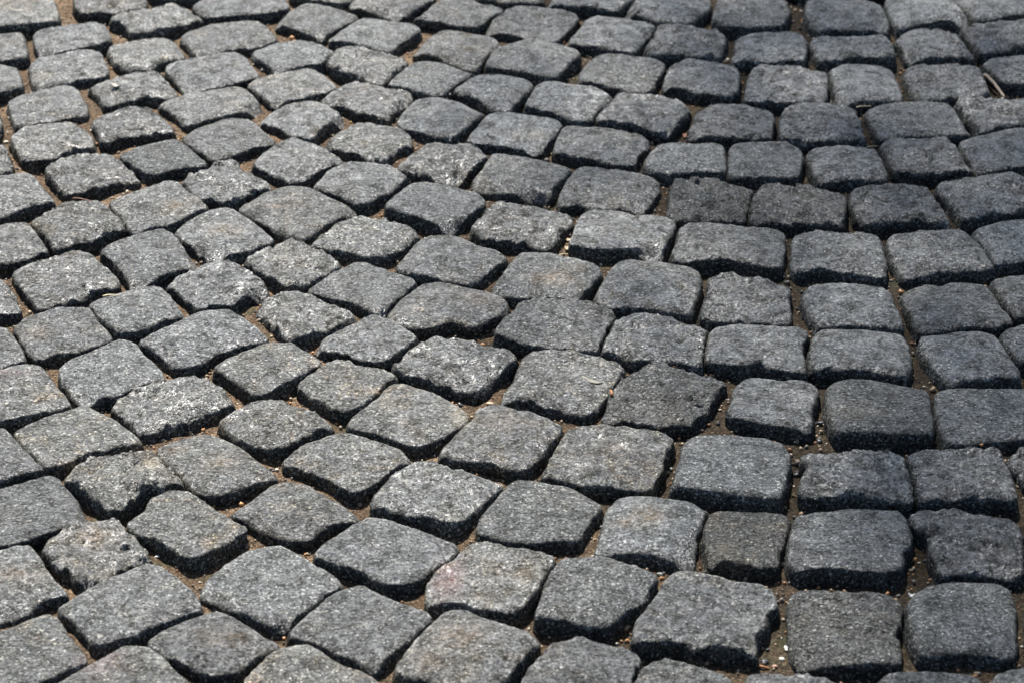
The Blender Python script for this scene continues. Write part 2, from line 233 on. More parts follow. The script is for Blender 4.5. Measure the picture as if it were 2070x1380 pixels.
 "100,-567 107,-547 116,-536 131,-536 147,-541 164,-547 178,-557 183,-567 180,-596 173,-621 150,-625 121,-621 104,-606 98,-587",
)
SPECIAL = (
 (209, -354, dict(rough=0.3, tone=0.35, warm=0.75, polish=0.25, bevel=0.005, chips=2)),
 (358, -132, dict(rough=0.35, tone=0.42, bevel=0.009, chips=1, warm=0.3, polish=0.5, lift=0.002)),
 (25, -318, dict(rough=0.35, tone=0.5, warm=0.3, polish=0.6)),
 (-396, 420, dict(rough=0.25, tone=0.5, warm=0.1, polish=0.4, bevel=0.006, chips=1)),
 (148, -104, dict(rough=1.25, tone=0.3, warm=0.3, chips=5, polish=0.5)),
 (217, 320, dict(rough=1.3, tone=0.3, warm=0.4, chips=3, polish=0.4)),
 (310, 314, dict(rough=1.3, tone=0.35, warm=0.3, polish=0.5)),
 (-361, -260, dict(rough=1.3, tone=0.6, warm=0.6, chips=5)),
 (278, -486, dict(rough=1.2, tone=0.4, warm=0.3, polish=0.4)),
 (386, -475, dict(rough=0.4, bevel=0.014, tone=0.5, warm=0.0, polish=0.6, chips=1)),
 (-20, -405, dict(tone=0.6, warm=0.7)),
 (-211, -416, dict(polish=1.0, tone=0.6, rough=0.7)),
 (-335, -457, dict(polish=1.0, tone=0.5, rough=0.7, warm=0.3)),
 (-216, 58, dict(rough=1.2, chips=5)),
 (-226, -164, dict(lift=0.0025, chips=1)),
 (-472, -200, dict(lift=0.0025)),
 (-437, -310, dict(lift=-0.001)),
 (-473, -100, dict(lift=0.001)),
 (-282, -226, dict(lift=-0.0012, rough=0.5)),
)
VEINS = (
 (-56, -416, 0.012, 0.030, (0.27, 0.15, 0.14), 0.75),
 (-45, -506, 0.022, 0.020, (0.30, 0.21, 0.12), 0.6),
 (-68, -540, 0.016, 0.014, (0.30, 0.21, 0.12), 0.6),
 (12, -414, 0.012, 0.015, (0.30, 0.21, 0.12), 0.5),
 (125, -318, 0.016, 0.016, (0.30, 0.21, 0.12), 0.6),
 (104, -329, 0.012, 0.008, (0.30, 0.21, 0.12), 0.5),
 (-378, -351, 0.020, 0.012, (0.30, 0.21, 0.12), 0.6),
 (-245, -508, 0.030, 0.014, (0.30, 0.21, 0.12), 0.55),
 (-438, -412, 0.030, 0.012, (0.30, 0.21, 0.12), 0.5),
 (-317, -203, 0.012, 0.008, (0.30, 0.21, 0.12), 0.6),
 (-273, -226, 0.018, 0.014, (0.30, 0.21, 0.12), 0.55),
 (-48, -142, 0.013, 0.025, (0.36, 0.30, 0.20), 0.8),
 (-34, 86, 0.020, 0.016, (0.30, 0.21, 0.12), 0.55),
 (42, 131, 0.026, 0.014, (0.30, 0.21, 0.12), 0.6),
 (68, 150, 0.012, 0.010, (0.30, 0.21, 0.12), 0.5),
 (-261, 297, 0.012, 0.006, (0.30, 0.21, 0.12), 0.6),
 (-310, 241, 0.020, 0.012, (0.30, 0.21, 0.12), 0.5),
 (-370, 292, 0.014, 0.014, (0.30, 0.21, 0.12), 0.5),
 (-572, 643, 0.014, 0.010, (0.36, 0.30, 0.20), 0.6),
 (6, 476, 0.010, 0.010, (0.30, 0.21, 0.12), 0.4),
 (28, 480, 0.012, 0.014, (0.36, 0.30, 0.20), 0.6),
 (-484, 19, 0.016, 0.014, (0.30, 0.21, 0.12), 0.5),
 (-8, -161, 0.024, 0.018, (0.30, 0.21, 0.12), 0.45),
 (99, -205, 0.014, 0.010, (0.30, 0.21, 0.12), 0.45),
 (71, -230, 0.008, 0.008, (0.45, 0.44, 0.42), 0.6),
 (-336, -234, 0.016, 0.010, (0.36, 0.30, 0.20), 0.5),
 (74, -67, 0.016, 0.010, (0.45, 0.44, 0.42), 0.55),
 (-347, -540, 0.020, 0.020, (0.27, 0.15, 0.14), 0.4),
 (-503, -64, 0.030, 0.008, (0.27, 0.15, 0.14), 0.45),
 (333, -140, 0.020, 0.012, (0.36, 0.30, 0.20), 0.3),
 (190, -376, 0.012, 0.020, (0.36, 0.30, 0.20), 0.5),
)
LOOSE = (
 ('pebble', -0.4939, 0.5129, -0.0119, (3.6, 3.2, 2.6), 'CREAM', 'small white pebble on sand beside the steep flank of a cobblestone'),
 ('pebble', -0.0748, 0.6030, -0.0073, (3.4, 3, 2.6), 'CREAM', 'upper of two cream pebbles touching in a gap beside a chipped cobblestone'),
 ('pebble', -0.0783, 0.5954, -0.0083, (2.8, 2.6, 2.2), 'TAN', 'lower of two cream pebbles touching in a gap beside a chipped cobblestone'),
 ('pebble', -0.1156, 0.3856, -0.0151, (2.9, 2.7, 2.5), 'CREAM', 'round ivory pebble at the top of a sandy joint'),
 ('pebble', -0.1093, 0.3819, -0.0152, (4.6, 3.2, 2.6), 'CREAM', 'oblong ivory pebble just below a smaller round one'),
 ('pebble', -0.1446, 0.3014, -0.0146, (3.4, 2.6, 2.6), 'ORANGE', 'orange brown pebble below the tip of a pointed cobblestone'),
 ('pebble', -0.1908, 0.5425, -0.0152, (3.0, 2.4, 2.2), 'YELLOW', 'yellowish pebble at the head of a sandy joint'),
 ('pebble', -0.3195, -0.3612, -0.0157, (5.2, 2.7, 2.0), 'WHITE', 'bright white oval seed lying on open sand'),
 ('pebble', 0.0971, -0.1079, 0.0032, (3.2, 8.5, 3.6), 'RUST', 'long rust brown brick fragment wedged between two cobblestones'),
 ('pebble', 0.1506, -0.2103, -0.0194, (3.8, 4.2, 3.6), 'GREY', 'pale grey angular pebble in the narrow joint between two flat cobblestones'),
 ('pebble', 0.2714, -0.2019, -0.0181, (6.0, 6.2, 5.6), 'BROWN', 'large round brownish pebble at the crossing of joints'),
 ('pebble', 0.0993, -0.4867, -0.0173, (3.6, 3.0, 2.6), 'ORANGE', 'shiny tan pebble on bare earth beside a large cobblestone'),
 ('pebble', -0.2250, -0.0860, -0.0139, (4.4, 4.0, 3.4), 'BROWN', 'dark brown pebble, biggest of a cluster in one joint'),
 ('pebble', -0.2179, -0.0896, -0.0147, (3.8, 3.4, 3.0), 'TAN', 'tan pebble in the middle of a cluster in one joint'),
 ('pebble', -0.2179, -0.0971, -0.0147, (2.9, 2.6, 2.6), 'ORANGE', 'bright orange pebble at the edge of a cluster in one joint'),
 ('pebble', -0.2219, -0.2202, -0.0136, (3.6, 3.6, 3.2), 'CREAM', 'round cream pebble at the corner of four cobblestones'),
 ('pebble', -0.2016, 0.0007, -0.0143, (2.9, 2.7, 2.7), 'ORANGE', 'vivid orange pebble under the tip of a rough cobblestone'),
 ('pebble', -0.0184, 0.0473, -0.0157, (6.2, 4.2, 3.0), 'PINK', 'salmon pink pebble in a wide sandy joint'),
 ('pebble', -0.0298, -0.3026, -0.0152, (7.0, 4.0, 2.2), 'GREY', 'flat pale grey pebble beside a smooth bluish cobblestone'),
 ('pebble', -0.1965, -0.4853, -0.0157, (3.2, 3.0, 2.8), 'ORANGE', 'orange pebble in a sandy triangle between three cobblestones'),
 ('pebble', 0.1334, -0.3956, -0.0156, (4.4, 3.0, 2.8), 'ORANGE', 'orange oblong pebble beside a grey one at a joint crossing'),
 ('pebble', 0.1320, -0.3885, -0.0157, (6.0, 4.0, 2.4), 'GREY', 'smooth grey pebble beside an orange one at a joint crossing'),
 ('pebble', 0.4077, -0.1644, -0.0177, (3.6, 3.0, 2.8), 'RUST', 'rust coloured pebble in a dark joint beside a cobblestone flank'),
 ('pebble', 0.4477, -0.1867, -0.0066, (3.8, 2.6, 2.4), 'ORANGE', 'orange pebble lodged on the back edge of a cobblestone'),
 ('pebble', 0.2940, -0.1528, -0.0183, (4.0, 3.2, 2.8), 'TAN', 'tan pebble next to a black slate chip'),
 ('pebble', 0.4101, -0.0601, -0.0181, (3.0, 2.6, 2.4), 'CREAM', 'cream pebble among reddish grit in a widening joint'),
 ('pebble', 0.5993, 0.6224, -0.0203, (4.4, 3.4, 3.0), 'TAN', 'tan pebble beside the thick twig'),
 ('pebble', 0.1723, 0.3797, -0.0165, (4.2, 3.8, 3.6), 'DARK', 'small dark round pebble at the corner of a coarse cobblestone'),
 ('pebble', -0.0219, -0.0962, -0.0164, (9.0, 5.0, 4.0), 'TAN', 'sandy tan stone lump against the back of a cobblestone'),
 ('pebble', -0.1546, 0.4256, -0.0057, (6.0, 4.0, 4.5), 'GREY', 'pale grit lump stuck at the foot of a dark cobblestone flank'),
 ('pebble', -0.5904, 0.4896, -0.0161, (6.0, 4.2, 3.6), 'CREAM', 'pale cream pebble in the wide joint beside a twig fibre'),
 ('pebble', 0.2235, -0.5217, -0.0187, (5.0, 3.6, 3.0), 'PINK', 'reddish pebble at the end of a short brown stick'),
 ('pebble', 0.1991, -0.0399, -0.0170, (4.2, 3.4, 3.2), 'ORANGE', 'orange pebble where two joints meet behind a coarse cobblestone'),
 ('pebble', 0.1632, -0.0396, -0.0074, (5.5, 2.6, 2.4), 'RUST', 'flat rust brown pebble on the back edge of a coarse cobblestone'),
 ('slate', 0.3011, -0.1283, -0.0188, (11, 7, 2.5), 'SLATE', 'shiny black slate chip bridging a narrow joint'),
 ('slate', 0.2961, -0.1604, -0.0186, (6, 9, 2.5), 'SLATE', 'grey black slate chip standing in the joint below another chip'),
 ('slate', 0.2684, -0.2207, -0.0189, (8, 6, 2.2), 'SLATE', 'bluish slate chip under the large round pebble'),
 ('slate', -0.0500, -0.1009, -0.0153, (8, 5, 1.6), 'SLATE', 'thin grey slate flake at the tip of a wide cobblestone'),
 ('slate', 0.2153, -0.5141, -0.0191, (9, 5, 2), 'SLATE', 'grey slate chip among red and brown grit'),
 ('flake', 0.0791, -0.0760, -0.0024, (19, 7, 1.0), 'FLAKE', 'thin curled cream flake lying on top of a cobblestone'),
 ('flake', -0.4752, 0.6045, 0.0031, (11, 9, 1.2), 'LEAFGREY', 'small pale leaf scrap lying on top of a cobblestone'),
 ('flake', 0.0604, 0.2435, -0.0143, (9, 6, 1.0), 'LEAF', 'folded tan leaf scrap, upper of two in a dark joint'),
 ('flake', 0.0595, 0.2220, -0.0144, (6, 11, 1.0), 'LEAF', 'narrow tan leaf scrap, lower of two in a dark joint'),
 ('flake', 0.2025, 0.5086, -0.0170, (5, 12, 1.0), 'REDLEAF', 'reddish brown leaf scrap deep in a joint'),
 ('flake', 0.2362, -0.4954, -0.0190, (4, 7, 0.8), 'WHITE', 'tiny white paper scrap on dark grit'),
 ('flake', 0.3520, -0.4216, -0.0160, (5, 4, 0.8), 'WHITE', 'tiny white paper scrap at a cobblestone corner'),
)
STICKS = (
 (0.5765, 0.6651, 0.5923, 0.5996, -0.0100, 0.0026, 'TWIG', 'thick weathered grey twig lying in a joint'),
 (0.4096, 0.5679, 0.4279, 0.5734, -0.0088, 0.0009, 'STRAW', 'pale straw stem on the back edge of a wide cobblestone'),
 (0.4098, 0.4699, 0.4254, 0.4765, -0.0145, 0.0009, 'STRAW', 'pale straw stem on the corner of a coarse dark cobblestone'),
 (-0.4247, 0.0883, -0.4082, 0.0925, 0.0008, 0.0011, 'STRAW', 'bleached straw stem between a large and a small cobblestone'),
 (0.2092, -0.5218, 0.2192, -0.5232, -0.0190, 0.0016, 'RUST', 'short brown stick in grit beside a slate chip'),
 (-0.6014, 0.5001, -0.5848, 0.5161, -0.0119, 0.0008, 'TWIG', 'thin grey twig fibre across a wide sandy joint'),
 (-0.4900, 0.3283, -0.4637, 0.3210, -0.0060, 0.0007, 'REDLEAF', 'reddish pine needle caught under a cobblestone edge'),
 (0.0506, 0.2056, 0.0603, 0.2102, -0.0139, 0.0009, 'STRAW', 'short straw stem under the leaf scraps'),
)

rng = np.random.default_rng(11)
random.seed(5)

# ------------------------------------------------------------------ numpy noise
def _hash(ix, iy, iz, seed):
    h = (ix.astype(np.int64) * 374761393 + iy.astype(np.int64) * 668265263 + iz.astype(np.int64) * 2147483647 + seed * 974634777) & 0xffffffff
    h = ((h ^ (h >> 13)) * 1274126177) & 0xffffffff
    h = (h ^ (h >> 16)) & 0xffff
    return h.astype(np.float64) / 32767.5 - 1.0

def vnoise(p, seed):
    i = np.floor(p); f = p - i
    u = f * f * f * (f * (f * 6 - 15) + 10)
    i = i.astype(np.int64)
    out = 0
    for dx in (0, 1):
        wx = u[:, 0] if dx else 1 - u[:, 0]
        for dy in (0, 1):
            wy = u[:, 1] if dy else 1 - u[:, 1]
            for dz in (0, 1):
                wz = u[:, 2] if dz else 1 - u[:, 2]
                out = out + wx * wy * wz * _hash(i[:, 0] + dx, i[:, 1] + dy, i[:, 2] + dz, seed)
    return out

def fbm(p, size, octs, seed, gain=0.5):
    s = 0; a = 1.0; n = 0
    q = p / size
    for k in range(octs):
        s = s + a * vnoise(q + 17.3 * k, seed + k * 31)
        n += a
        a *= gain
        q = q * 2.03
    return s / n

def smooth(a, b, x):
    t = np.clip((x - a) / (b - a), 0, 1)
    return t * t * (3 - 2 * t)

# ------------------------------------------------------------------ materials
def new_mat(name):
    m = bpy.data.materials.new(name)
    m.use_nodes = True
    nt = m.node_tree
    return m, nt, nt.nodes['Principled BSDF']

def node(nt, t, **kw):
    n = nt.nodes.new(t)
    for k, v in kw.items():
        if k.startswith('i_'):
            n.inputs[k[2:].replace('_', ' ')].default_value = v
        else:
            setattr(n, k, v)
    return n

def ramp(nt, src, stops):
    r = nt.nodes.new('ShaderNodeValToRGB')
    els = r.color_ramp.elements
    while len(els) < len(stops):
        els.new(0.5)
    for e, (p, c) in zip(els, stops):
        e.position = p
        e.color = (c, c, c, 1) if isinstance(c, (int, float)) else (*c, 1)
    nt.links.new(src, r.inputs['Fac'])
    return r.outputs['Color']

def mixc(nt, fac, a, b, mode='MIX'):
    m = nt.nodes.new('ShaderNodeMix')
    m.data_type = 'RGBA'
    m.blend_type = mode
    for s, v in ((m.inputs[0], fac), (m.inputs[6], a), (m.inputs[7], b)):
        if isinstance(v, bpy.types.NodeSocket):
            nt.links.new(v, s)
        elif isinstance(v, (int, float)):
            s.default_value = v if s.type == 'VALUE' else (v, v, v, 1)
        else:
            s.default_value = (*v, 1)
    return m.outputs[2]

def maths(nt, op, a, b=None, c=None):
    m = nt.nodes.new('ShaderNodeMath')
    m.operation = op
    for s, v in zip(m.inputs, (a, b, c)):
        if v is None:
            continue
        if isinstance(v, bpy.types.NodeSocket):
            nt.links.new(v, s)
        else:
            s.default_value = v
    return m.outputs[0]

def noise(nt, pos, scale, detail=3, rough=0.55, dist=0.0):
    n = node(nt, 'ShaderNodeTexNoise')
    n.inputs['Scale'].default_value = scale
    n.inputs['Detail'].default_value = detail
    n.inputs['Roughness'].default_value = rough
    n.inputs['Distortion'].default_value = dist
    nt.links.new(pos, n.inputs['Vector'])
    return n.outputs['Fac']

def granite():
    m, nt, b = new_mat('granite')
    L = nt.links
    pos = node(nt, 'ShaderNodeNewGeometry').outputs['Position']
    at = node(nt, 'ShaderNodeAttribute', attribute_name='tint')
    sep = node(nt, 'ShaderNodeSeparateColor')
    L.new(at.outputs['Color'], sep.inputs['Color'])
    tone, warm, wear = sep.outputs[0], sep.outputs[1], sep.outputs[2]
    pol0 = at.outputs['Alpha']
    sa = node(nt, 'ShaderNodeAttribute', attribute_name='vein')
    # crystals: dark mica, grey quartz, pale feldspar
    v = node(nt, 'ShaderNodeTexVoronoi')
    v.inputs['Scale'].default_value = 600.0
    L.new(pos, v.inputs['Vector'])
    vs_ = node(nt, 'ShaderNodeSeparateColor')
    L.new(v.outputs['Color'], vs_.inputs['Color'])
    crystal = ramp(nt, vs_.outputs[0], [(0.0, 0.035), (0.34, 0.060), (0.6, 0.085), (0.86, 0.125), (0.98, 0.34)])
    fine = noise(nt, pos, 400.0, 5, 0.65)
    mott = noise(nt, pos, 45.0, 4, 0.6, 0.4)
    c = mixc(nt, 1.0, crystal, ramp(nt, fine, [(0.35, 0.30), (0.65, 1.75)]), 'MULTIPLY')
    c = mixc(nt, 1.0, c, ramp(nt, mott, [(0.30, 0.60), (0.70, 1.34)]), 'MULTIPLY')
    # cool / warm per sett
    c = mixc(nt, 1.0, c, mixc(nt, warm, (0.955, 1.0, 0.945), (1.03, 1.0, 0.845)), 'MULTIPLY')
    # ochre stains
    st = noise(nt, pos, 26.0, 5, 0.62, 0.8)
    stm = ramp(nt, st, [(0.52, 0.0), (0.70, 0.8)])
    stm = mixc(nt, 1.0, stm, warm, 'MULTIPLY')
    c = mixc(nt, stm, c, mixc(nt, 1.0, c, (1.9, 1.45, 0.95), 'MULTIPLY'))
    # mineral veins and rusty patches that single setts carry
    vm = maths(nt, 'MULTIPLY', sa.outputs['Alpha'], ramp(nt, noise(nt, pos, 140.0, 5, 0.7), [(0.38, 0.15), (0.62, 1.0)]))
    c = mixc(nt, vm, c, sa.outputs['Color'])
    # scattered pale feldspar grains, larger than the rest
    v2 = node(nt, 'ShaderNodeTexVoronoi')
    v2.inputs['Scale'].default_value = 105.0
    L.new(pos, v2.inputs['Vector'])
    v2s = node(nt, 'ShaderNodeSeparateColor')
    L.new(v2.outputs['Color'], v2s.inputs['Color'])
    pk = maths(nt, 'MULTIPLY', ramp(nt, v2s.outputs[0], [(0.93, 0.0), (0.97, 1.0)]), ramp(nt, v2.outputs['Distance'], [(0.12, 1.0), (0.30, 0.0)]))
    c = mixc(nt, pk, c, (0.34, 0.32, 0.29))
    # overall tone of the sett
    tm = maths(nt, 'MULTIPLY_ADD', tone, 1.2, 0.40)
    c = mixc(nt, 1.0, c, tm, 'MULTIPLY')
    L.new(c, b.inputs['Base Color'])
    # worn, half polished tops; split sides stay rough
    rn = noise(nt, pos, 90.0, 4, 0.6)
    pol = ramp(nt, noise(nt, pos, 62.0, 7, 0.72, 0.6), [(0.38, 0.0), (0.58, 1.0)])
    pol = maths(nt, 'MULTIPLY', pol, pol0)
    rt = maths(nt, 'ADD', maths(nt, 'MULTIPLY_ADD', pol, -0.26, 0.60), maths(nt, 'MULTIPLY_ADD', rn, 0.16, -0.08))
    rough = maths(nt, 'ADD', maths(nt, 'MULTIPLY', wear, rt), maths(nt, 'MULTIPLY', maths(nt, 'SUBTRACT', 1.0, wear), 0.92))
    L.new(rough, b.inputs['Roughness'])
    spec = maths(nt, 'MULTIPLY_ADD', maths(nt, 'MULTIPLY', wear, maths(nt, 'MULTIPLY_ADD', pol, 1.1, 0.2)), 1.0, 0.06)
    pit = noise(nt, pos, 300.0, 4, 0.7)
    spec = maths(nt, 'MULTIPLY', spec, ramp(nt, pit, [(0.39, 0.18), (0.62, 1.0)]))
    spec = maths(nt, 'MULTIPLY', spec, 1.35)
    L.new(spec, b.inputs['Specular IOR Level'])
    c = mixc(nt, 1.0, c, ramp(nt, pit, [(0.36, 0.60), (0.60, 1.12)]), 'MULTIPLY')
    L.new(c, b.inputs['Base Color'])
    b.inputs['IOR'].default_value = 1.7
    # relief: crystals and pits
    h = maths(nt, 'ADD', maths(nt, 'MULTIPLY', fine, 1.0), maths(nt, 'MULTIPLY', vs_.outputs[1], 0.25))
    h = maths(nt, 'ADD', h, maths(nt, 'MULTIPLY', noise(nt, pos, 210.0, 4, 0.7), 1.5))
    bp = node(nt, 'ShaderNodeBump')
    bp.inputs['Strength'].default_value = 1.0
    bp.inputs['Distance'].default_value = 0.0054
    L.new(maths(nt, 'MULTIPLY_ADD', pol, -0.42, 1.0), bp.inputs['Strength'])
    L.new(h, bp.inputs['Height'])
    L.new(bp.outputs['Normal'], b.inputs['Normal'])
    return m

def sand():
    m, nt, b = new_mat('joint_sand')
    L = nt.links
    pos = node(nt, 'ShaderNodeNewGeometry').outputs['Position']
    v = node(nt, 'ShaderNodeTexVoronoi')
    v.inputs['Scale'].default_value = 640.0
    L.new(pos, v.inputs['Vector'])
    s = node(nt, 'ShaderNodeSeparateColor')
    L.new(v.outputs['Color'], s.inputs['Color'])
    g = ramp(nt, s.outputs[0], [(0.0, (0.03, 0.023, 0.016)), (0.4, (0.125, 0.074, 0.038)), (0.75, (0.235, 0.145, 0.078)), (0.95, (0.34, 0.26, 0.18))])
    big = noise(nt, pos, 9.0, 4, 0.6, 0.5)
    dirt = ramp(nt, big, [(0.32, 0.0), (0.52, 1.0)])
    g = mixc(nt, maths(nt, 'MULTIPLY', dirt, 0.85), g, mixc(nt, 1.0, g, (0.34, 0.33, 0.30), 'MULTIPLY'))
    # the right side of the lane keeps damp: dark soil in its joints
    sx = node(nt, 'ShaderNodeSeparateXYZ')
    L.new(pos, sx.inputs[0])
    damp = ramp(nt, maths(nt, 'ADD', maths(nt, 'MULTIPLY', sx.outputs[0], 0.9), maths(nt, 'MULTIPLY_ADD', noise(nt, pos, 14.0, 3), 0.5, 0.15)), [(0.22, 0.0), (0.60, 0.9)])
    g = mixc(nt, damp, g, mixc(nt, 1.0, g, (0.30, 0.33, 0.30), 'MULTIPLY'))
    moss = ramp(nt, noise(nt, pos, 17.0, 5, 0.65), [(0.60, 0.0), (0.70, 0.7)])
    g = mixc(nt, moss, g, (0.030, 0.034, 0.014))
    L.new(g, b.inputs['Base Color'])
    b.inputs['Roughness'].default_value = 0.9
    b.inputs['Specular IOR Level'].default_value = 0.25
    h = maths(nt, 'ADD', s.outputs[1], noise(nt, pos, 260.0, 3))
    bp = node(nt, 'ShaderNodeBump')
    bp.inputs['Strength'].default_value = 0.8
    bp.inputs['Distance'].default_value = 0.0015
    L.new(h, bp.inputs['Height'])
    L.new(bp.outputs['Normal'], b.inputs['Normal'])
    return m

def grit():
    m, nt, b = new_mat('grit')
    pos = node(nt, 'ShaderNodeNewGeometry').outputs['Position']
    at = node(nt, 'ShaderNodeAttribute', attribute_name='tint')
    c = mixc(nt, 1.0, at.outputs['Color'], ramp(nt, noise(nt, pos, 900.0, 3), [(0.3, 0.65), (0.7, 1.3)]), 'MULTIPLY')
    nt.links.new(c, b.inputs['Base Color'])
    b.inputs['Roughness'].default_value = 0.55
    return m

def plain(name, rgb, rough=0.7, scale=500.0, spread=0.35):
    m, nt, b = new_mat(name)
    pos = node(nt, 'ShaderNodeNewGeometry').outputs['Position']
    f = noise(nt, pos, scale, 4, 0.6)
    c = mixc(nt, 1.0, rgb, ramp(nt, f, [(0.3, 1 - spread), (0.7, 1 + spread)]), 'MULTIPLY')
    nt.links.new(c, b.inputs['Base Color'])
    b.inputs['Roughness'].default_value = rough
    bp = node(nt, 'ShaderNodeBump')
    bp.inputs['Strength'].default_value = 0.5
    bp.inputs['Distance'].default_value = 0.0006
    nt.links.new(f, bp.inputs['Height'])
    nt.links.new(bp.outputs['Normal'], b.inputs['Normal'])
    return m

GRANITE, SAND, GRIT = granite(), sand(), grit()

# ------------------------------------------------------------------ mesh helpers
def mesh_from(name, verts, quads=None, tris=None, ngon=None, tint=None, mat=None, smooth_=True, vein=None):
    me = bpy.data.meshes.new(name)
    loops = []; starts = []; n = 0
    for arr, k in ((quads, 4), (tris, 3)):
        if arr is not None and len(arr):
            loops.append(np.asarray(arr, np.int32).ravel())
            starts.append(n + np.arange(len(arr), dtype=np.int32) * k)
            n += len(arr) * k
    if ngon is not None:
        loops.append(np.asarray(ngon, np.int32)); starts.append(np.array([n], np.int32)); n += len(ngon)
    loops = np.concatenate(loops); starts = np.concatenate(starts)
    me.vertices.add(len(verts)); me.vertices.foreach_set('co', np.asarray(verts, np.float32).ravel())
    me.loops.add(len(loops)); me.loops.foreach_set('vertex_index', loops)
    me.polygons.add(len(starts)); me.polygons.foreach_set('loop_start', starts)
    if tint is not None:
        a = me.attributes.new('tint', 'FLOAT_COLOR', 'POINT')
        a.data.foreach_set('color', np.asarray(tint, np.float32).ravel())
    if vein is not None:
        a = me.attributes.new('vein', 'FLOAT_COLOR', 'POINT')
        a.data.foreach_set('color', np.asarray(vein, np.float32).ravel())
    me.update(calc_edges=True)
    if smooth_:
        me.polygons.foreach_set('use_smooth', np.ones(len(starts), bool))
    if mat:
        me.materials.append(mat)
    me.validate()
    return me

def add_obj(name, me, parent=None, loc=(0, 0, 0), **props):
    o = bpy.data.objects.new(name, me)
    o.location = loc
    col.objects.link(o)
    if parent:
        o.parent = parent
    for k, v in props.items():
        o[k] = v
    return o

# ------------------------------------------------------------------ one sett from its outline
def chaikin(p, it, c=0.25):
    for _ in range(it):
        q = np.roll(p, -1, 0)
        p = np.stack([p * (1 - c) + q * c, p * c + q * (1 - c)], 1).reshape(-1, 2)
    return p

_topo = {}
def topology(N, K):
    key = (N, K)
    if key in _topo:
        return _topo[key]
    g = np.linspace(-1, 1, N + 1)
    a, b = np.meshgrid(g, g, indexing='xy')
    a, b = a.ravel(), b.ravel()
    r = np.maximum(abs(a), abs(b))
    th = np.where(abs(a) > abs(b), np.where(a > 0, 0, math.pi) + (math.pi / 4) * b / np.where(a == 0, 1, a),
                  np.where(b >= 0, math.pi / 2, -math.pi / 2) - (math.pi / 4) * a / np.where(b == 0, 1, b))
    idx = np.arange((N + 1) ** 2).reshape(N + 1, N + 1)
    q = np.stack([idx[:-1, :-1], idx[:-1, 1:], idx[1:, 1:], idx[1:, :-1]], -1).reshape(-1, 4)
    ring = np.concatenate([idx[0, :-1], idx[:-1, -1], idx[-1, :0:-1], idx[:0:-1, 0]])
    M = len(ring); base = (N + 1) ** 2
    prev = ring; qs = [q]
    for k in range(K):
        cur = base + k * M + np.arange(M)
        qs.append(np.stack([prev, cur, np.roll(cur, -1), np.roll(prev, -1)], -1))
        prev = cur
    _topo[key] = (r, th, ring, np.concatenate(qs), prev[::-1].copy())
    return _topo[key]

DEPTH, GROW = 0.070, 0.0026
def sett(poly, N, K, rs, rough, bevel, dz, tilt, nchip, smooth_it=2):
    """outline (metres) -> rough coordinates of a sett, noise still to come; returns world verts + wear"""
    P = chaikin(np.asarray(poly, float), smooth_it, 0.22) if smooth_it else np.asarray(poly, float)
    tg = np.roll(P, -1, 0) - np.roll(P, 1, 0)
    P = P + np.column_stack([tg[:, 1], -tg[:, 0]]) / np.maximum(np.hypot(*tg.T), 1e-9)[:, None] * GROW
    A = P; B = np.roll(P, -1, 0)
    cr = A[:, 0] * B[:, 1] - B[:, 0] * A[:, 1]
    area = cr.sum() / 2
    c = np.array([((A[:, 0] + B[:, 0]) * cr).sum(), ((A[:, 1] + B[:, 1]) * cr).sum()]) / (6 * area)
    r, th, ring, quads, bottom = topology(N, K)
    d = np.stack([np.cos(th), np.sin(th)], 1)
    a = A - c; e = B - A
    den = d[:, None, 0] * e[None, :, 1] - d[:, None, 1] * e[None, :, 0]
    den = np.where(abs(den) < 1e-12, 1e-12, den)
    t = (a[None, :, 0] * e[None, :, 1] - a[None, :, 1] * e[None, :, 0]) / den
    s = (a[None, :, 0] * d[:, None, 1] - a[None, :, 1] * d[:, None, 0]) / den
    ok = (s >= -1e-6) & (s <= 1 + 1e-6) & (t > 0)
    Rm = np.where(ok, t, 0).max(1)
    Rm = np.where(Rm <= 0, 0.03, Rm)
    rr = 0.55 * r + 0.45 * np.sin(r * math.pi / 2)
    xy = c + d * (rr * Rm)[:, None]
    # distance to the outline
    ap = xy[:, None, :] - A[None]
    tt = np.clip((ap * e[None]).sum(2) / np.maximum((e * e).sum(1), 1e-12)[None], 0, 1)
    dist = np.sqrt((((ap - tt[..., None] * e[None])) ** 2).sum(2)).min(1)
    k = np.clip((bevel - dist) / bevel, 0, 1)
    z = -bevel * 0.80 * (1 - np.sqrt(np.maximum(1 - k ** 2.2, 0)))
    z = z + 0.0034 * (0.65 - rr ** 2) * rs.uniform(0.15, 1.3)
    rel = xy - c
    z = z + rel[:, 0] * tilt[0] + rel[:, 1] * tilt[1]
    # spalled corners and edges
    Rb = Rm[ring]; thb = th[ring]
    for _ in range(nchip):
        if rs.random() < 0.65:
            j = int(np.argmax(Rb * (0.8 + 0.4 * rs.random(len(Rb)))))
        else:
            j = rs.integers(len(Rb))
        n = np.array([math.cos(thb[j]), math.sin(thb[j])])
        al = rs.uniform(0.50, 1.10)
        cut = rs.uniform(0.003, 0.0085)
        s0 = Rb[j] - cut / math.tan(al) * 1.2
        z = np.minimum(z, -(rel @ n - s0) * math.tan(al))
    wear = smooth(0.0, bevel * 0.45, dist)
    top = np.column_stack([xy, z + dz])
    zb = top[ring, 2]; xb = xy[ring]
    out = [top]; wr = [wear]
    nb = (xb - c) / np.maximum(Rb, 1e-6)[:, None]
    for q in range(1, K + 1):
        f = (q / K) ** 1.25
        push = 0.0032 * math.sin(min(f * 3, 1) * math.pi / 2) - 0.004 * f
        zz = zb * (1 - f) + (-DEPTH) * f
        out.append(np.column_stack([xb + nb * push, zz])); wr.append(np.zeros(len(ring)))
    return np.vstack(out), np.concatenate(wr), c, quads, bottom

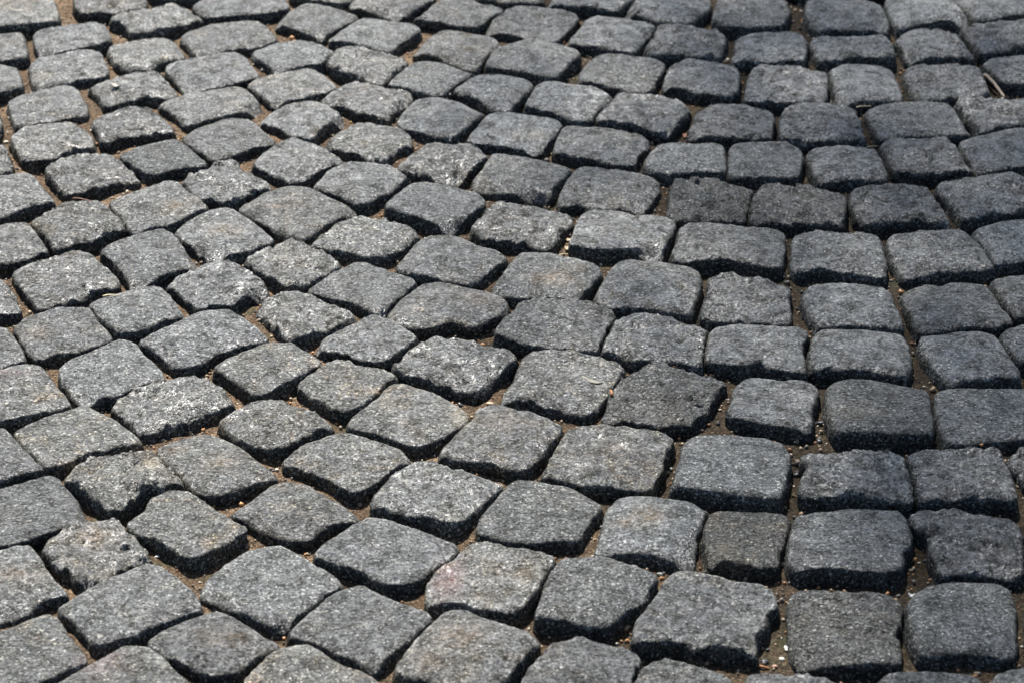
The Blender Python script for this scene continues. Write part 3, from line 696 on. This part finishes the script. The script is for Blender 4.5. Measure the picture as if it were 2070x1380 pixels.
def roughen(V, wear, rough, sid):
    """split-stone relief on world coordinates; rough and sid are per vertex"""
    p = V + np.column_stack([sid * 0.37, sid * 0.11, sid * 0.53])
    q = p * np.array([1, 1, 1.6])
    side = 1 - wear
    low = fbm(q, 0.042, 2, 3)
    mid = fbm(q, 0.016, 3, 9)
    fin = fbm(q, 0.0055, 3, 21)
    led = smooth(-0.05, 0.07, fbm(q, 0.034, 3, 57)) + smooth(0.12, 0.20, fbm(q, 0.022, 3, 77))
    rid = (0.7 - 2.2 * np.abs(fbm(q, 0.013, 3, 211))) * np.clip(rough - 0.3, 0, 1.2)
    dz = rough * (0.0020 * low + 0.0016 * mid + 0.0017 * rid + 0.0011 * fin + 0.0016 * (led - 0.8) * np.clip(rough - 0.55, 0, 1) * 2)
    h1 = fbm(q, 0.020, 3, 101); h2 = fbm(q, 0.020, 3, 131)
    g1 = fbm(q, 0.006, 2, 151); g2 = fbm(q, 0.006, 2, 171)
    amp = 0.3 + 0.7 * side
    out = V.copy()
    out[:, 0] += amp * (0.0022 * h1 + 0.0010 * g1)
    out[:, 1] += amp * (0.0022 * h2 + 0.0010 * g2)
    low_part = smooth(-0.06, -0.02, V[:, 2])
    out[:, 2] += dz * low_part
    return out

# ------------------------------------------------------------------ outlines: measured setts, then the paving carried on around them
polys = [np.array([[float(v) / 1000 for v in q.split(',')] for q in s.split()]) for s in STONES]
for i, p in enumerate(polys):
    x, y = p[:, 0], p[:, 1]
    if (x * np.roll(y, -1) - np.roll(x, -1) * y).sum() < 0:
        polys[i] = p[::-1]
polys = [chaikin(p, 1, 0.16) for p in polys]
n_meas = len(polys)
cc = np.array([p.mean(0) for p in polys])
GAP = 0.0062
for _ in range(3):
    new = [p.copy() for p in polys]
    for i, p in enumerate(polys):
        for j in np.where(np.hypot(*(cc - cc[i]).T) < 0.17)[0]:
            if j == i:
                continue
            o = polys[j]; e = np.roll(o, -1, 0) - o
            ap = p[:, None] - o[None]
            t = np.clip((ap * e[None]).sum(2) / np.maximum((e * e).sum(1), 1e-12), 0, 1)
            dv = ap - t[..., None] * e[None]
            dd = np.hypot(dv[..., 0], dv[..., 1]); m = dd.argmin(1)
            d = dd[np.arange(len(p)), m]; dv = dv[np.arange(len(p)), m] / np.maximum(d, 1e-6)[:, None]
            x, y = o[:, 0], o[:, 1]; x2, y2 = np.roll(x, -1), np.roll(y, -1)
            ins = ((((y > p[:, None, 1]) != (y2 > p[:, None, 1])) & (p[:, None, 0] < (x2 - x) * (p[:, None, 1] - y) / np.where(y2 == y, 1e-12, y2 - y) + x)).sum(1) % 2) == 1
            d = np.where(ins, -d, d); dv = np.where(ins[:, None], -dv, dv)
            new[i] += dv * (np.clip(GAP - d, 0, 0.02) / 2)[:, None]
    polys = new
cents = np.array([p.mean(0) for p in polys])

def seg_near(s, p):
    a = p; e = np.roll(p, -1, 0) - p
    t = np.clip(((s - a) * e).sum(1) / np.maximum((e * e).sum(1), 1e-12), 0, 1)
    q = a + t[:, None] * e
    d = np.hypot(*(q - s).T)
    j = d.argmin()
    return q[j], d[j]

def inside(s, p):
    x, y = p[:, 0], p[:, 1]; x2, y2 = np.roll(x, -1), np.roll(y, -1)
    c = ((y > s[1]) != (y2 > s[1])) & (s[0] < (x2 - x) * (s[1] - y) / np.where(y2 == y, 1e-12, y2 - y) + x)
    return c.sum() % 2 == 1

X0, X1, Y0, Y1 = -1.9, 1.9, -1.7, 2.9
def clip(poly, o, n):
    out = []
    for a, b in zip(poly, poly[1:] + poly[:1]):
        da = (a[0] - o[0]) * n[0] + (a[1] - o[1]) * n[1]
        db = (b[0] - o[0]) * n[0] + (b[1] - o[1]) * n[1]
        if da <= 0:
            out.append(a)
        if da * db < 0:
            t = da / (da - db)
            out.append((a[0] + (b[0] - a[0]) * t, a[1] + (b[1] - a[1]) * t))
    return out

def lay(u, v):
    return np.array([u + 0.012 * math.sin(v * 9.0), v + 0.13 * math.cos((u + 0.35) * 2 * math.pi / 2.3)])

fill = []
v0 = Y0 - 0.2
while v0 < Y1 + 0.2:
    hv = rng.uniform(0.094, 0.110)
    u0 = X0 - rng.uniform(0, 0.1)
    while u0 < X1:
        wu = rng.uniform(0.088, 0.118)
        j = rng.normal(0, 0.0035, (4, 2))
        cs = [lay(u0 + 0.0055, v0 + 0.0055), lay(u0 + wu - 0.0055, v0 + 0.0055), lay(u0 + wu - 0.0055, v0 + hv - 0.0055), lay(u0 + 0.0055, v0 + hv - 0.0055)]
        pl = [tuple(q + jj) for q, jj in zip(cs, j)]
        s = np.mean(cs, 0)
        u0 += wu
        if not (Y0 < s[1] < Y1):
            continue
        full = wu * hv
        dm = np.hypot(*(cents - s).T)
        drop = False
        for n in np.where(dm < 0.20)[0]:
            if inside(s, polys[n]):
                drop = True; break
            q, dq = seg_near(s, polys[n])
            vv = (q - s) / max(dq, 1e-6)
            pl = clip(pl, q - vv * 0.009, vv)
            if len(pl) < 3:
                drop = True; break
        if drop:
            continue
        pa = np.array(pl)
        x, y = pa[:, 0], pa[:, 1]
        if 0.5 * (x * np.roll(y, -1) - np.roll(x, -1) * y).sum() > 0.24 * full:
            # densify so that the rounding stays at the corners
            e = np.roll(pa, -1, 0)
            fill.append(np.stack([pa * 0.86 + e * 0.14, (pa + e) / 2, pa * 0.14 + e * 0.86], 1).reshape(-1, 2))
    v0 += hv
fc = np.array([p.mean(0) for p in fill])
ctr = np.array([0.0, 0.12])
order = np.argsort(np.hypot((fc[:, 0] - ctr[0]) * 1.2, fc[:, 1] - ctr[1]))
fill = [fill[i] for i in order]
n_near = 300 - n_meas - 1

# ------------------------------------------------------------------ bed of the paving (structure) with the setts as its parts
def bed_z(x, y):
    p = np.column_stack([x, y, np.zeros_like(x)])
    lvl = -0.0150 - 0.0030 * smooth(-0.25, 0.35, x)
    return lvl + 0.0038 * fbm(p, 0.11, 3, 301) + 0.0018 * fbm(p, 0.018, 2, 331)

xs = np.concatenate([np.linspace(X0 - 0.1, -0.80, 30), np.arange(-0.795, 0.80, 0.005), np.linspace(0.80, X1 + 0.1, 30)])
ys = np.concatenate([np.linspace(Y0 - 0.1, -0.75, 24), np.arange(-0.745, 1.10, 0.005), np.linspace(1.10, Y1 + 0.1, 40)])
gx, gy = np.meshgrid(xs, ys)
bx, by = gx.ravel(), gy.ravel()
bz = bed_z(bx, by) + 0.0007 * fbm(np.column_stack([bx, by, bx * 0]), 0.006, 1, 351)
ii = np.arange(len(bx)).reshape(gx.shape)
bq = np.stack([ii[:-1, :-1], ii[:-1, 1:], ii[1:, 1:], ii[1:, :-1]], -1).reshape(-1, 4)
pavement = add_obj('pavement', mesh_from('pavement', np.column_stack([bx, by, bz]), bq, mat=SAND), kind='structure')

gr = 150.0
gm = mesh_from('ground', np.array([[-gr, -gr, -0.075], [gr, -gr, -0.075], [gr, gr, -0.075], [-gr, gr, -0.075]]),
               np.array([[0, 1, 2, 3]]), mat=plain('ground_dirt', (0.13, 0.12, 0.105), 0.9, 30.0))
add_obj('ground', gm, kind='structure')

def batch(plist, N, K, sid0, measured=False):
    res = []; off = [0]
    over = {}
    if measured:
        pc = np.array([p.mean(0) for p in plist])
        for x, y, d in SPECIAL:
            over[int(np.hypot(pc[:, 0] - x / 1000, pc[:, 1] - y / 1000).argmin())] = d
    for k, p in enumerate(plist):
        rs = np.random.default_rng(1000 + sid0 + k)
        a = dict(rough=float(np.clip(rs.normal(0.8, 0.25), 0.3, 1.25)), bevel=float(rs.uniform(0.0040, 0.0095)),
                 tone=float(np.clip(rs.normal(0.45, 0.105), 0.05, 1.0)), warm=float(rs.beta(2.0, 2.4)),
                 polish=float(rs.uniform(0.75, 1.1)), chips=int(rs.integers(0, 4)), lift=float(rs.normal(0, 0.0011)))
        a.update(over.get(k, {}))
        tilt = rs.normal(0, 0.018, 2)
        # to the right: rounder edges, and shade's bluish cast painted into the tint
        if k not in over:
            a['bevel'] += 0.003 * float(smooth(0.05, 0.3, np.array(p[:, 0].mean())))
            a['warm'] *= 1.0 - 0.75 * float(smooth(0.0, 0.35, np.array(p[:, 0].mean())))
        V, wr, c, quads, bottom = sett(p, N, K, rs, a['rough'], a['bevel'], a['lift'], tilt, a['chips'], 0 if measured else 1)
        res.append((V, wr, np.full(len(V), a['rough']), np.full(len(V), float(sid0 + k)), c, a, quads, bottom))
        off.append(off[-1] + len(V))
    V = np.vstack([r[0] for r in res]); wr = np.concatenate([r[1] for r in res])
    V = roughen(V, wr, np.concatenate([r[2] for r in res]), np.concatenate([r[3] for r in res]))
    return res, off, V, wr

def tint_of(r, wv):
    a = r[5]; n = len(wv)
    return np.column_stack([np.full(n, a['tone']), np.full(n, a['warm']), wv, np.full(n, a['polish'])])

def vein_of(v):
    out = np.zeros((len(v), 4)); out[:, :3] = 0.1
    for x, y, rx, ry, c, st in VEINS:
        g = np.exp(-(((v[:, 0] - x / 1000) / rx) ** 2 + ((v[:, 1] - y / 1000) / ry) ** 2)) * st
        m = g > out[:, 3]
        out[m, :3] = c; out[m, 3] = g[m]
    return out

SURF = []
def place(plist, N, K, sid0, measured=False):
    res, off, V, wr = batch(plist, N, K, sid0, measured)
    for k, r in enumerate(res):
        v = V[off[k]:off[k + 1]].copy(); wv = wr[off[k]:off[k + 1]]
        c = r[4]
        vein = vein_of(v) if measured else None
        SURF.append(v[:(N + 1) ** 2].copy())
        v[:, 0] -= c[0]; v[:, 1] -= c[1]
        me = mesh_from('cobblestone', v, r[6], ngon=r[7], tint=tint_of(r, wv), mat=GRANITE, vein=vein)
        add_obj('cobblestone', me, pavement, (c[0], c[1], 0))

place(polys, 40, 7, 0, True)
place(fill[:n_near], 24, 5, 400)
res, off, V, wr = batch(fill[n_near:], 10, 3, 900)
tint = np.vstack([tint_of(r, r[1]) for r in res])
qq = np.vstack([r[6] + o for r, o in zip(res, off)])
add_obj('outer_cobblestones', mesh_from('outer_cobblestones', V, qq, tint=tint, mat=GRANITE), pavement, kind='stuff')

# ------------------------------------------------------------------ grit lying in the joints
phi = (1 + 5 ** 0.5) / 2
ICO = np.array([(-1, phi, 0), (1, phi, 0), (-1, -phi, 0), (1, -phi, 0), (0, -1, phi), (0, 1, phi), (0, -1, -phi), (0, 1, -phi),
                (phi, 0, -1), (phi, 0, 1), (-phi, 0, -1), (-phi, 0, 1)]) / math.hypot(1, phi)
ICOF = np.array([(0, 11, 5), (0, 5, 1), (0, 1, 7), (0, 7, 10), (0, 10, 11), (1, 5, 9), (5, 11, 4), (11, 10, 2), (10, 7, 6), (7, 1, 8),
                 (3, 9, 4), (3, 4, 2), (3, 2, 6), (3, 6, 8), (3, 8, 9), (4, 9, 5), (2, 4, 11), (6, 2, 10), (8, 6, 7), (9, 8, 1)])

all_near = polys + fill[:n_near]
# occupancy raster of the setts, 2 mm
RS = 0.002
ox, oy = -0.80, -0.74
nx, ny = int(1.6 / RS), int(1.84 / RS)
occ = np.zeros((ny, nx), bool)
for p in all_near:
    pc = p.mean(0); p2 = pc + (p - pc) * 0.97
    i0 = max(int((p2[:, 0].min() - ox) / RS), 0); i1 = min(int((p2[:, 0].max() - ox) / RS) + 1, nx)
    j0 = max(int((p2[:, 1].min() - oy) / RS), 0); j1 = min(int((p2[:, 1].max() - oy) / RS) + 1, ny)
    if i1 <= i0 or j1 <= j0:
        continue
    X, Y = np.meshgrid(ox + (np.arange(i0, i1) + .5) * RS, oy + (np.arange(j0, j1) + .5) * RS)
    m = np.zeros(X.shape, bool)
    for a, b in zip(p2, np.roll(p2, -1, 0)):
        if a[1] == b[1]:
            continue
        m ^= ((a[1] > Y) != (b[1] > Y)) & (X < (b[0] - a[0]) * (Y - a[1]) / (b[1] - a[1]) + a[0])
    occ[j0:j1, i0:i1] |= m
fj, fi = np.where(~occ)
pick = rng.integers(0, len(fj), 20000)
gxp = ox + (fi[pick] + rng.random(len(pick))) * RS
gyp = oy + (fj[pick] + rng.random(len(pick))) * RS
dens = fbm(np.column_stack([gxp, gyp, gxp * 0]), 0.09, 2, 401)
keep = rng.random(len(gxp)) < np.clip(0.75 + 0.9 * dens, 0.15, 1)
gxp, gyp = gxp[keep], gyp[keep]
ng = len(gxp)
rad = np.clip(rng.lognormal(math.log(0.00100), 0.42, ng) * (1 + 0.35 * smooth(0.0, 0.3, gxp)), 0.0005, 0.0032)
pal = np.array([(0.36, 0.26, 0.16), (0.42, 0.22, 0.09), (0.55, 0.47, 0.35), (0.06, 0.06, 0.06), (0.16, 0.14, 0.12), (0.30, 0.14, 0.07), (0.65, 0.62, 0.55), (0.22, 0.17, 0.11)])
prob = np.array([0.24, 0.14, 0.10, 0.10, 0.14, 0.08, 0.04, 0.16])
gc = pal[rng.choice(len(pal), ng, p=prob)] * rng.uniform(0.7, 1.2, (ng, 1))
q4 = rng.normal(size=(ng, 4)); q4 /= np.linalg.norm(q4, axis=1)[:, None]
qw, qx, qy, qz = q4.T
Rm3 = np.stack([1 - 2 * (qy ** 2 + qz ** 2), 2 * (qx * qy - qz * qw), 2 * (qx * qz + qy * qw),
                2 * (qx * qy + qz * qw), 1 - 2 * (qx ** 2 + qz ** 2), 2 * (qy * qz - qx * qw),
                2 * (qx * qz - qy * qw), 2 * (qy * qz + qx * qw), 1 - 2 * (qx ** 2 + qy ** 2)], 1).reshape(ng, 3, 3)
shp = ICO[None] * rng.uniform(0.75, 1.25, (ng, 12, 1)) * rng.uniform(0.65, 1.3, (ng, 1, 3))
gv = np.einsum('nij,nkj->nki', Rm3, shp) * rad[:, None, None]
gv += np.stack([gxp, gyp, bed_z(gxp, gyp) + rad * 0.35], 1)[:, None, :]
gf = (ICOF[None] + (np.arange(ng) * 12)[:, None, None]).reshape(-1, 3)
gt = np.repeat(np.column_stack([gc, np.ones(ng)]), 12, 0)
add_obj('joint_gravel', mesh_from('joint_gravel', gv.reshape(-1, 3), tris=gf, tint=gt, mat=GRIT), kind='stuff',
        label='loose sand and grit filling the joints between the cobblestones', category='gravel')

# ------------------------------------------------------------------ loose pebbles, chips, leaf scraps and twigs
MATS = {k: plain('loose_' + k.lower(), c, r, 700.0, 0.3) for k, c, r in (
    ('CREAM', (0.62, 0.55, 0.43), 0.5), ('TAN', (0.42, 0.31, 0.20), 0.6), ('ORANGE', (0.50, 0.24, 0.09), 0.5), ('YELLOW', (0.50, 0.36, 0.12), 0.5),
    ('WHITE', (0.80, 0.79, 0.75), 0.5), ('RUST', (0.34, 0.15, 0.06), 0.65), ('GREY', (0.30, 0.31, 0.28), 0.55), ('BROWN', (0.16, 0.125, 0.10), 0.6),
    ('PINK', (0.48, 0.29, 0.20), 0.55), ('DARK', (0.07, 0.07, 0.07), 0.6), ('SLATE', (0.055, 0.06, 0.068), 0.35), ('FLAKE', (0.25, 0.235, 0.19), 0.8),
    ('LEAF', (0.42, 0.32, 0.21), 0.6), ('LEAFGREY', (0.40, 0.36, 0.30), 0.65), ('REDLEAF', (0.22, 0.075, 0.035), 0.5), ('TWIG', (0.27, 0.22, 0.17), 0.8), ('STRAW', (0.60, 0.48, 0.30), 0.6))}

def ico2(sub):
    v = [tuple(a) for a in ICO]; f = [tuple(a) for a in ICOF]
    for _ in range(sub):
        mid = {}; nf = []
        def m(a, b):
            k = (min(a, b), max(a, b))
            if k not in mid:
                p = np.array(v[a]) + np.array(v[b]); p /= np.linalg.norm(p)
                mid[k] = len(v); v.append(tuple(p))
            return mid[k]
        for a, b, c in f:
            ab, bc, ca = m(a, b), m(b, c), m(c, a)
            nf += [(a, ab, ca), (b, bc, ab), (c, ca, bc), (ab, bc, ca)]
        f = nf
    return np.array(v), np.array(f)
SPH, SPHF = ico2(2)

def pebble(sz, k):
    n = fbm(SPH * 1.0 + k * 7.7, 0.8, 3, 600)
    v = SPH * (1 + 0.28 * n)[:, None]
    v = np.sign(v) * np.abs(v) ** 0.9
    return v * (np.array(sz) / 2000), SPHF

def slate(sz, k):
    rs = np.random.default_rng(k)
    n = 7
    a = np.sort(np.linspace(0, 2 * math.pi, n, endpoint=False) + rs.uniform(-0.3, 0.3, n))
    r = rs.uniform(0.75, 1.1, n)
    o = np.column_stack([np.cos(a) * r * sz[0] / 2000, np.sin(a) * r * sz[1] / 2000])
    h = sz[2] / 1000
    lo = np.column_stack([o, np.full(n, -h / 2)]); hi = np.column_stack([o * 0.9, h / 2 + rs.uniform(-0.15, 0.15, n) * h])
    v = np.vstack([lo, hi, [[0, 0, -h / 2]], [[0, 0, h / 2 * 1.1]]])
    f = []
    for i in range(n):
        j = (i + 1) % n
        f += [(i, j, n + j), (i, n + j, n + i), (j, i, 2 * n), (n + i, n + j, 2 * n + 1)]
    return v, np.array(f)

def flake(sz, k):
    """curled scrap with a ragged edge and its own thickness"""
    rs = np.random.default_rng(k + 50)
    n = 22; rings = 4
    a = np.linspace(0, 2 * math.pi, n, endpoint=False)
    r = 1 + 0.16 * np.sin(2 * a + k) + rs.uniform(-0.12, 0.12, n)
    pts = [np.array([[0.0, 0.0]])]
    for q in range(1, rings + 1):
        pts.append(np.column_stack([np.cos(a), np.sin(a)]) * (r * q / rings)[:, None])
    p = np.vstack(pts) * np.array([sz[0] / 2000, sz[1] / 2000])
    curl = (0.0007 if sz[0] > 15 else 0.0018) * (p[:, 0] / (sz[0] / 2000)) ** 2 + 0.0006 * np.sin(p[:, 1] * 900 + k)
    t = sz[2] / 1000 * 0.5
    nn = len(p)
    v = np.vstack([np.column_stack([p, curl + t]), np.column_stack([p, curl])])
    f = []
    for i in range(n):
        j = (i + 1) % n
        f += [(0, 1 + i, 1 + j)]
        for q in range(rings - 1):
            A, B = 1 + q * n, 1 + (q + 1) * n
            f += [(A + i, B + i, B + j), (A + i, B + j, A + j)]
    f = np.array(f)
    e = []
    B = 1 + (rings - 1) * n
    for i in range(n):
        j = (i + 1) % n
        e += [(B + i, nn + B + i, nn + B + j), (B + i, nn + B + j, B + j)]
    return v, np.vstack([f, f[:, ::-1] + nn, np.array(e)])

def turn(v, ax, ay, az):
    for a, (i, j) in ((ax, (1, 2)), (ay, (2, 0)), (az, (0, 1))):
        c, s = math.cos(a), math.sin(a)
        vi, vj = v[:, i].copy(), v[:, j].copy()
        v[:, i] = c * vi - s * vj; v[:, j] = s * vi + c * vj
    return v

NAMES = {'pebble': ('pebble', 'pebble'), 'slate': ('slate_chip', 'stone chip'), 'flake': ('scrap', 'scrap')}
for k, (kind, x, y, z, sz, c, lab) in enumerate(LOOSE):
    rs = np.random.default_rng(k + 900)
    v, f = {'pebble': pebble, 'slate': slate, 'flake': flake}[kind](sz, k)
    tl = 0.25 if kind != 'flake' else 0.10
    v = turn(v, rs.normal(0, tl), rs.normal(0, tl), rs.normal(0, 0.25))
    if kind == 'flake':
        v[:, 2] -= v[:, 2].min() - 0.0004
    else:
        z += -v[:, 2].min() * 0.62
    nm, cat = NAMES[kind]
    if kind == 'flake':
        nm, cat = {'FLAKE': ('dry_flake', 'flake'), 'WHITE': ('paper_scrap', 'paper')}.get(c, ('leaf_scrap', 'leaf'))
    if 'seed' in lab: nm, cat = 'seed', 'seed'
    if 'brick' in lab: nm, cat = 'brick_fragment', 'brick'
    add_obj(nm, mesh_from(nm, v, tris=f, mat=MATS[c], smooth_=kind != 'slate'), None, (x, y, z), label=lab, category=cat)

for k, (xa, ya, xb, yb, z0, r, c, lab) in enumerate(STICKS):
    rs = np.random.default_rng(k + 40)
    n, m = 14, 8
    t = np.linspace(0, 1, n)
    mx, my = (xa + xb) / 2, (ya + yb) / 2
    px = xa + (xb - xa) * t - mx; py = ya + (yb - ya) * t - my
    L_ = math.hypot(xb - xa, yb - ya)
    nx_, ny_ = -(yb - ya) / L_, (xb - xa) / L_
    bend = L_ * 0.014 * np.sin(t * math.pi * rs.uniform(0.8, 1.6)) + rs.normal(0, r * 0.10, n)
    px = px + nx_ * bend; py = py + ny_ * bend
    pz = np.zeros(n) + r * 0.7 + 0.0006 * np.sin(t * 5)
    rad = r * (1 - 0.35 * t) * (1 + 0.12 * np.sin(t * 23 + k))
    rad[0] *= 0.75; rad[-1] *= 0.6
    an = np.linspace(0, 2 * math.pi, m, endpoint=False)
    ring = np.stack([np.column_stack([px + nx_ * np.cos(q) * rad, py + ny_ * np.cos(q) * rad, pz + np.sin(q) * rad * 0.8]) for q in an], 1).reshape(-1, 3)
    f = []
    for i in range(n - 1):
        for j in range(m):
            f.append((i * m + j, i * m + (j + 1) % m, (i + 1) * m + (j + 1) % m, (i + 1) * m + j))
    v = np.vstack([ring, [[px[0], py[0], pz[0]], [px[-1], py[-1], pz[-1]]]])
    tr = [(n * m, (j + 1) % m, j) for j in range(m)] + [(n * m + 1, (n - 1) * m + j, (n - 1) * m + (j + 1) % m) for j in range(m)]
    nm, cat = {'STRAW': ('straw_stem', 'straw'), 'REDLEAF': ('pine_needle', 'needle')}.get(c, ('twig', 'twig'))
    add_obj(nm, mesh_from(nm, v, np.array(f), tris=np.array(tr), mat=MATS[c]), None, (mx, my, float(z0) + (0.0014 if c == 'STRAW' else 0.0)), label=lab, category=cat)

# ------------------------------------------------------------------ trunk and thin crown, added out of view to shade the right side
def tube(path, radii, m=10):
    path = np.asarray(path, float); n = len(path)
    tan = np.gradient(path, axis=0); tan /= np.linalg.norm(tan, axis=1)[:, None]
    ref = np.array([0.3, 1.0, 0.1])
    u = np.cross(tan, ref); u /= np.linalg.norm(u, axis=1)[:, None]
    w_ = np.cross(tan, u)
    an = np.linspace(0, 2 * math.pi, m, endpoint=False)
    v = (path[:, None] + (u[:, None] * np.cos(an)[None, :, None] + w_[:, None] * np.sin(an)[None, :, None]) * np.asarray(radii)[:, None, None]).reshape(-1, 3)
    f = [(i * m + j, i * m + (j + 1) % m, (i + 1) * m + (j + 1) % m, (i + 1) * m + j) for i in range(n - 1) for j in range(m)]
    return v, np.array(f)

ts = np.array(to_sun)
H = 8.5
CROWN = np.array([1.62, 0.35, 0.0]) + ts * (H / ts[2])        # above the right side of the picture, seen along the sun
base = np.array([CROWN[0] + 1.3, CROWN[1] + 0.6, -0.08])
unseen_tree = add_obj('unseen_tree', None, None, tuple(base), label='unseen leafy crown on a trunk, added to half shade the cobblestones', category='unseen_tree')
bark = plain('bark', (0.12, 0.095, 0.07), 0.9, 40.0)
tt = np.linspace(0, 1, 12)
stem = np.column_stack([0.25 * np.sin(tt * 2.2), 0.12 * np.sin(tt * 3), tt * (H - 1.0)])
v, f = tube(stem, 0.20 * (1 - 0.55 * tt), 12)
add_obj('trunk', mesh_from('trunk', v, f, mat=bark), unseen_tree)
cl = CROWN - base
rs = np.random.default_rng(77)
tips = []
for k in range(9):
    a = k / 9 * 2 * math.pi
    end = cl + np.array([math.cos(a) * 1.25, math.sin(a) * 1.25, rs.uniform(-0.3, 0.9)])
    st0 = stem[rs.integers(6, 11)]
    q = np.linspace(0, 1, 7)[:, None]
    path = st0 * (1 - q) + end * q + np.array([0, 0, 0.35]) * np.sin(q * math.pi)
    v, f = tube(path, 0.06 * (1 - 0.85 * q[:, 0]) + 0.006, 7)
    add_obj('branch', mesh_from('branch', v, f, mat=bark), unseen_tree)
    tips.append(path)
# leaves: small faces spread through the crown
nl = 17500
d3 = rs.normal(size=(nl, 3)); d3 /= np.linalg.norm(d3, axis=1)[:, None]
rr_ = rs.random(nl) ** (1 / 2.4)
lp = cl + d3 * rr_[:, None] * np.array([1.75, 1.9, 1.2])
lp += 0.10 * np.column_stack([fbm(lp + 3.1 * i, 0.5, 2, 700 + i) for i in range(3)])
LS = rs.uniform(0.020, 0.034, nl)
u = rs.normal(size=(nl, 3)); u[:, 2] *= 0.5; u /= np.linalg.norm(u, axis=1)[:, None]
w2 = np.cross(u, rs.normal(size=(nl, 3))); w2 /= np.linalg.norm(w2, axis=1)[:, None]
lv = np.stack([lp - u * LS[:, None], lp + w2 * (LS * 0.62)[:, None], lp + u * LS[:, None] * 1.15, lp - w2 * (LS * 0.62)[:, None]], 1).reshape(-1, 3)
lf = np.arange(nl * 4).reshape(-1, 4)
add_obj('crown', mesh_from('crown', lv, lf, mat=plain('leaf', (0.06, 0.10, 0.03), 0.5, 20.0), smooth_=False), unseen_tree)
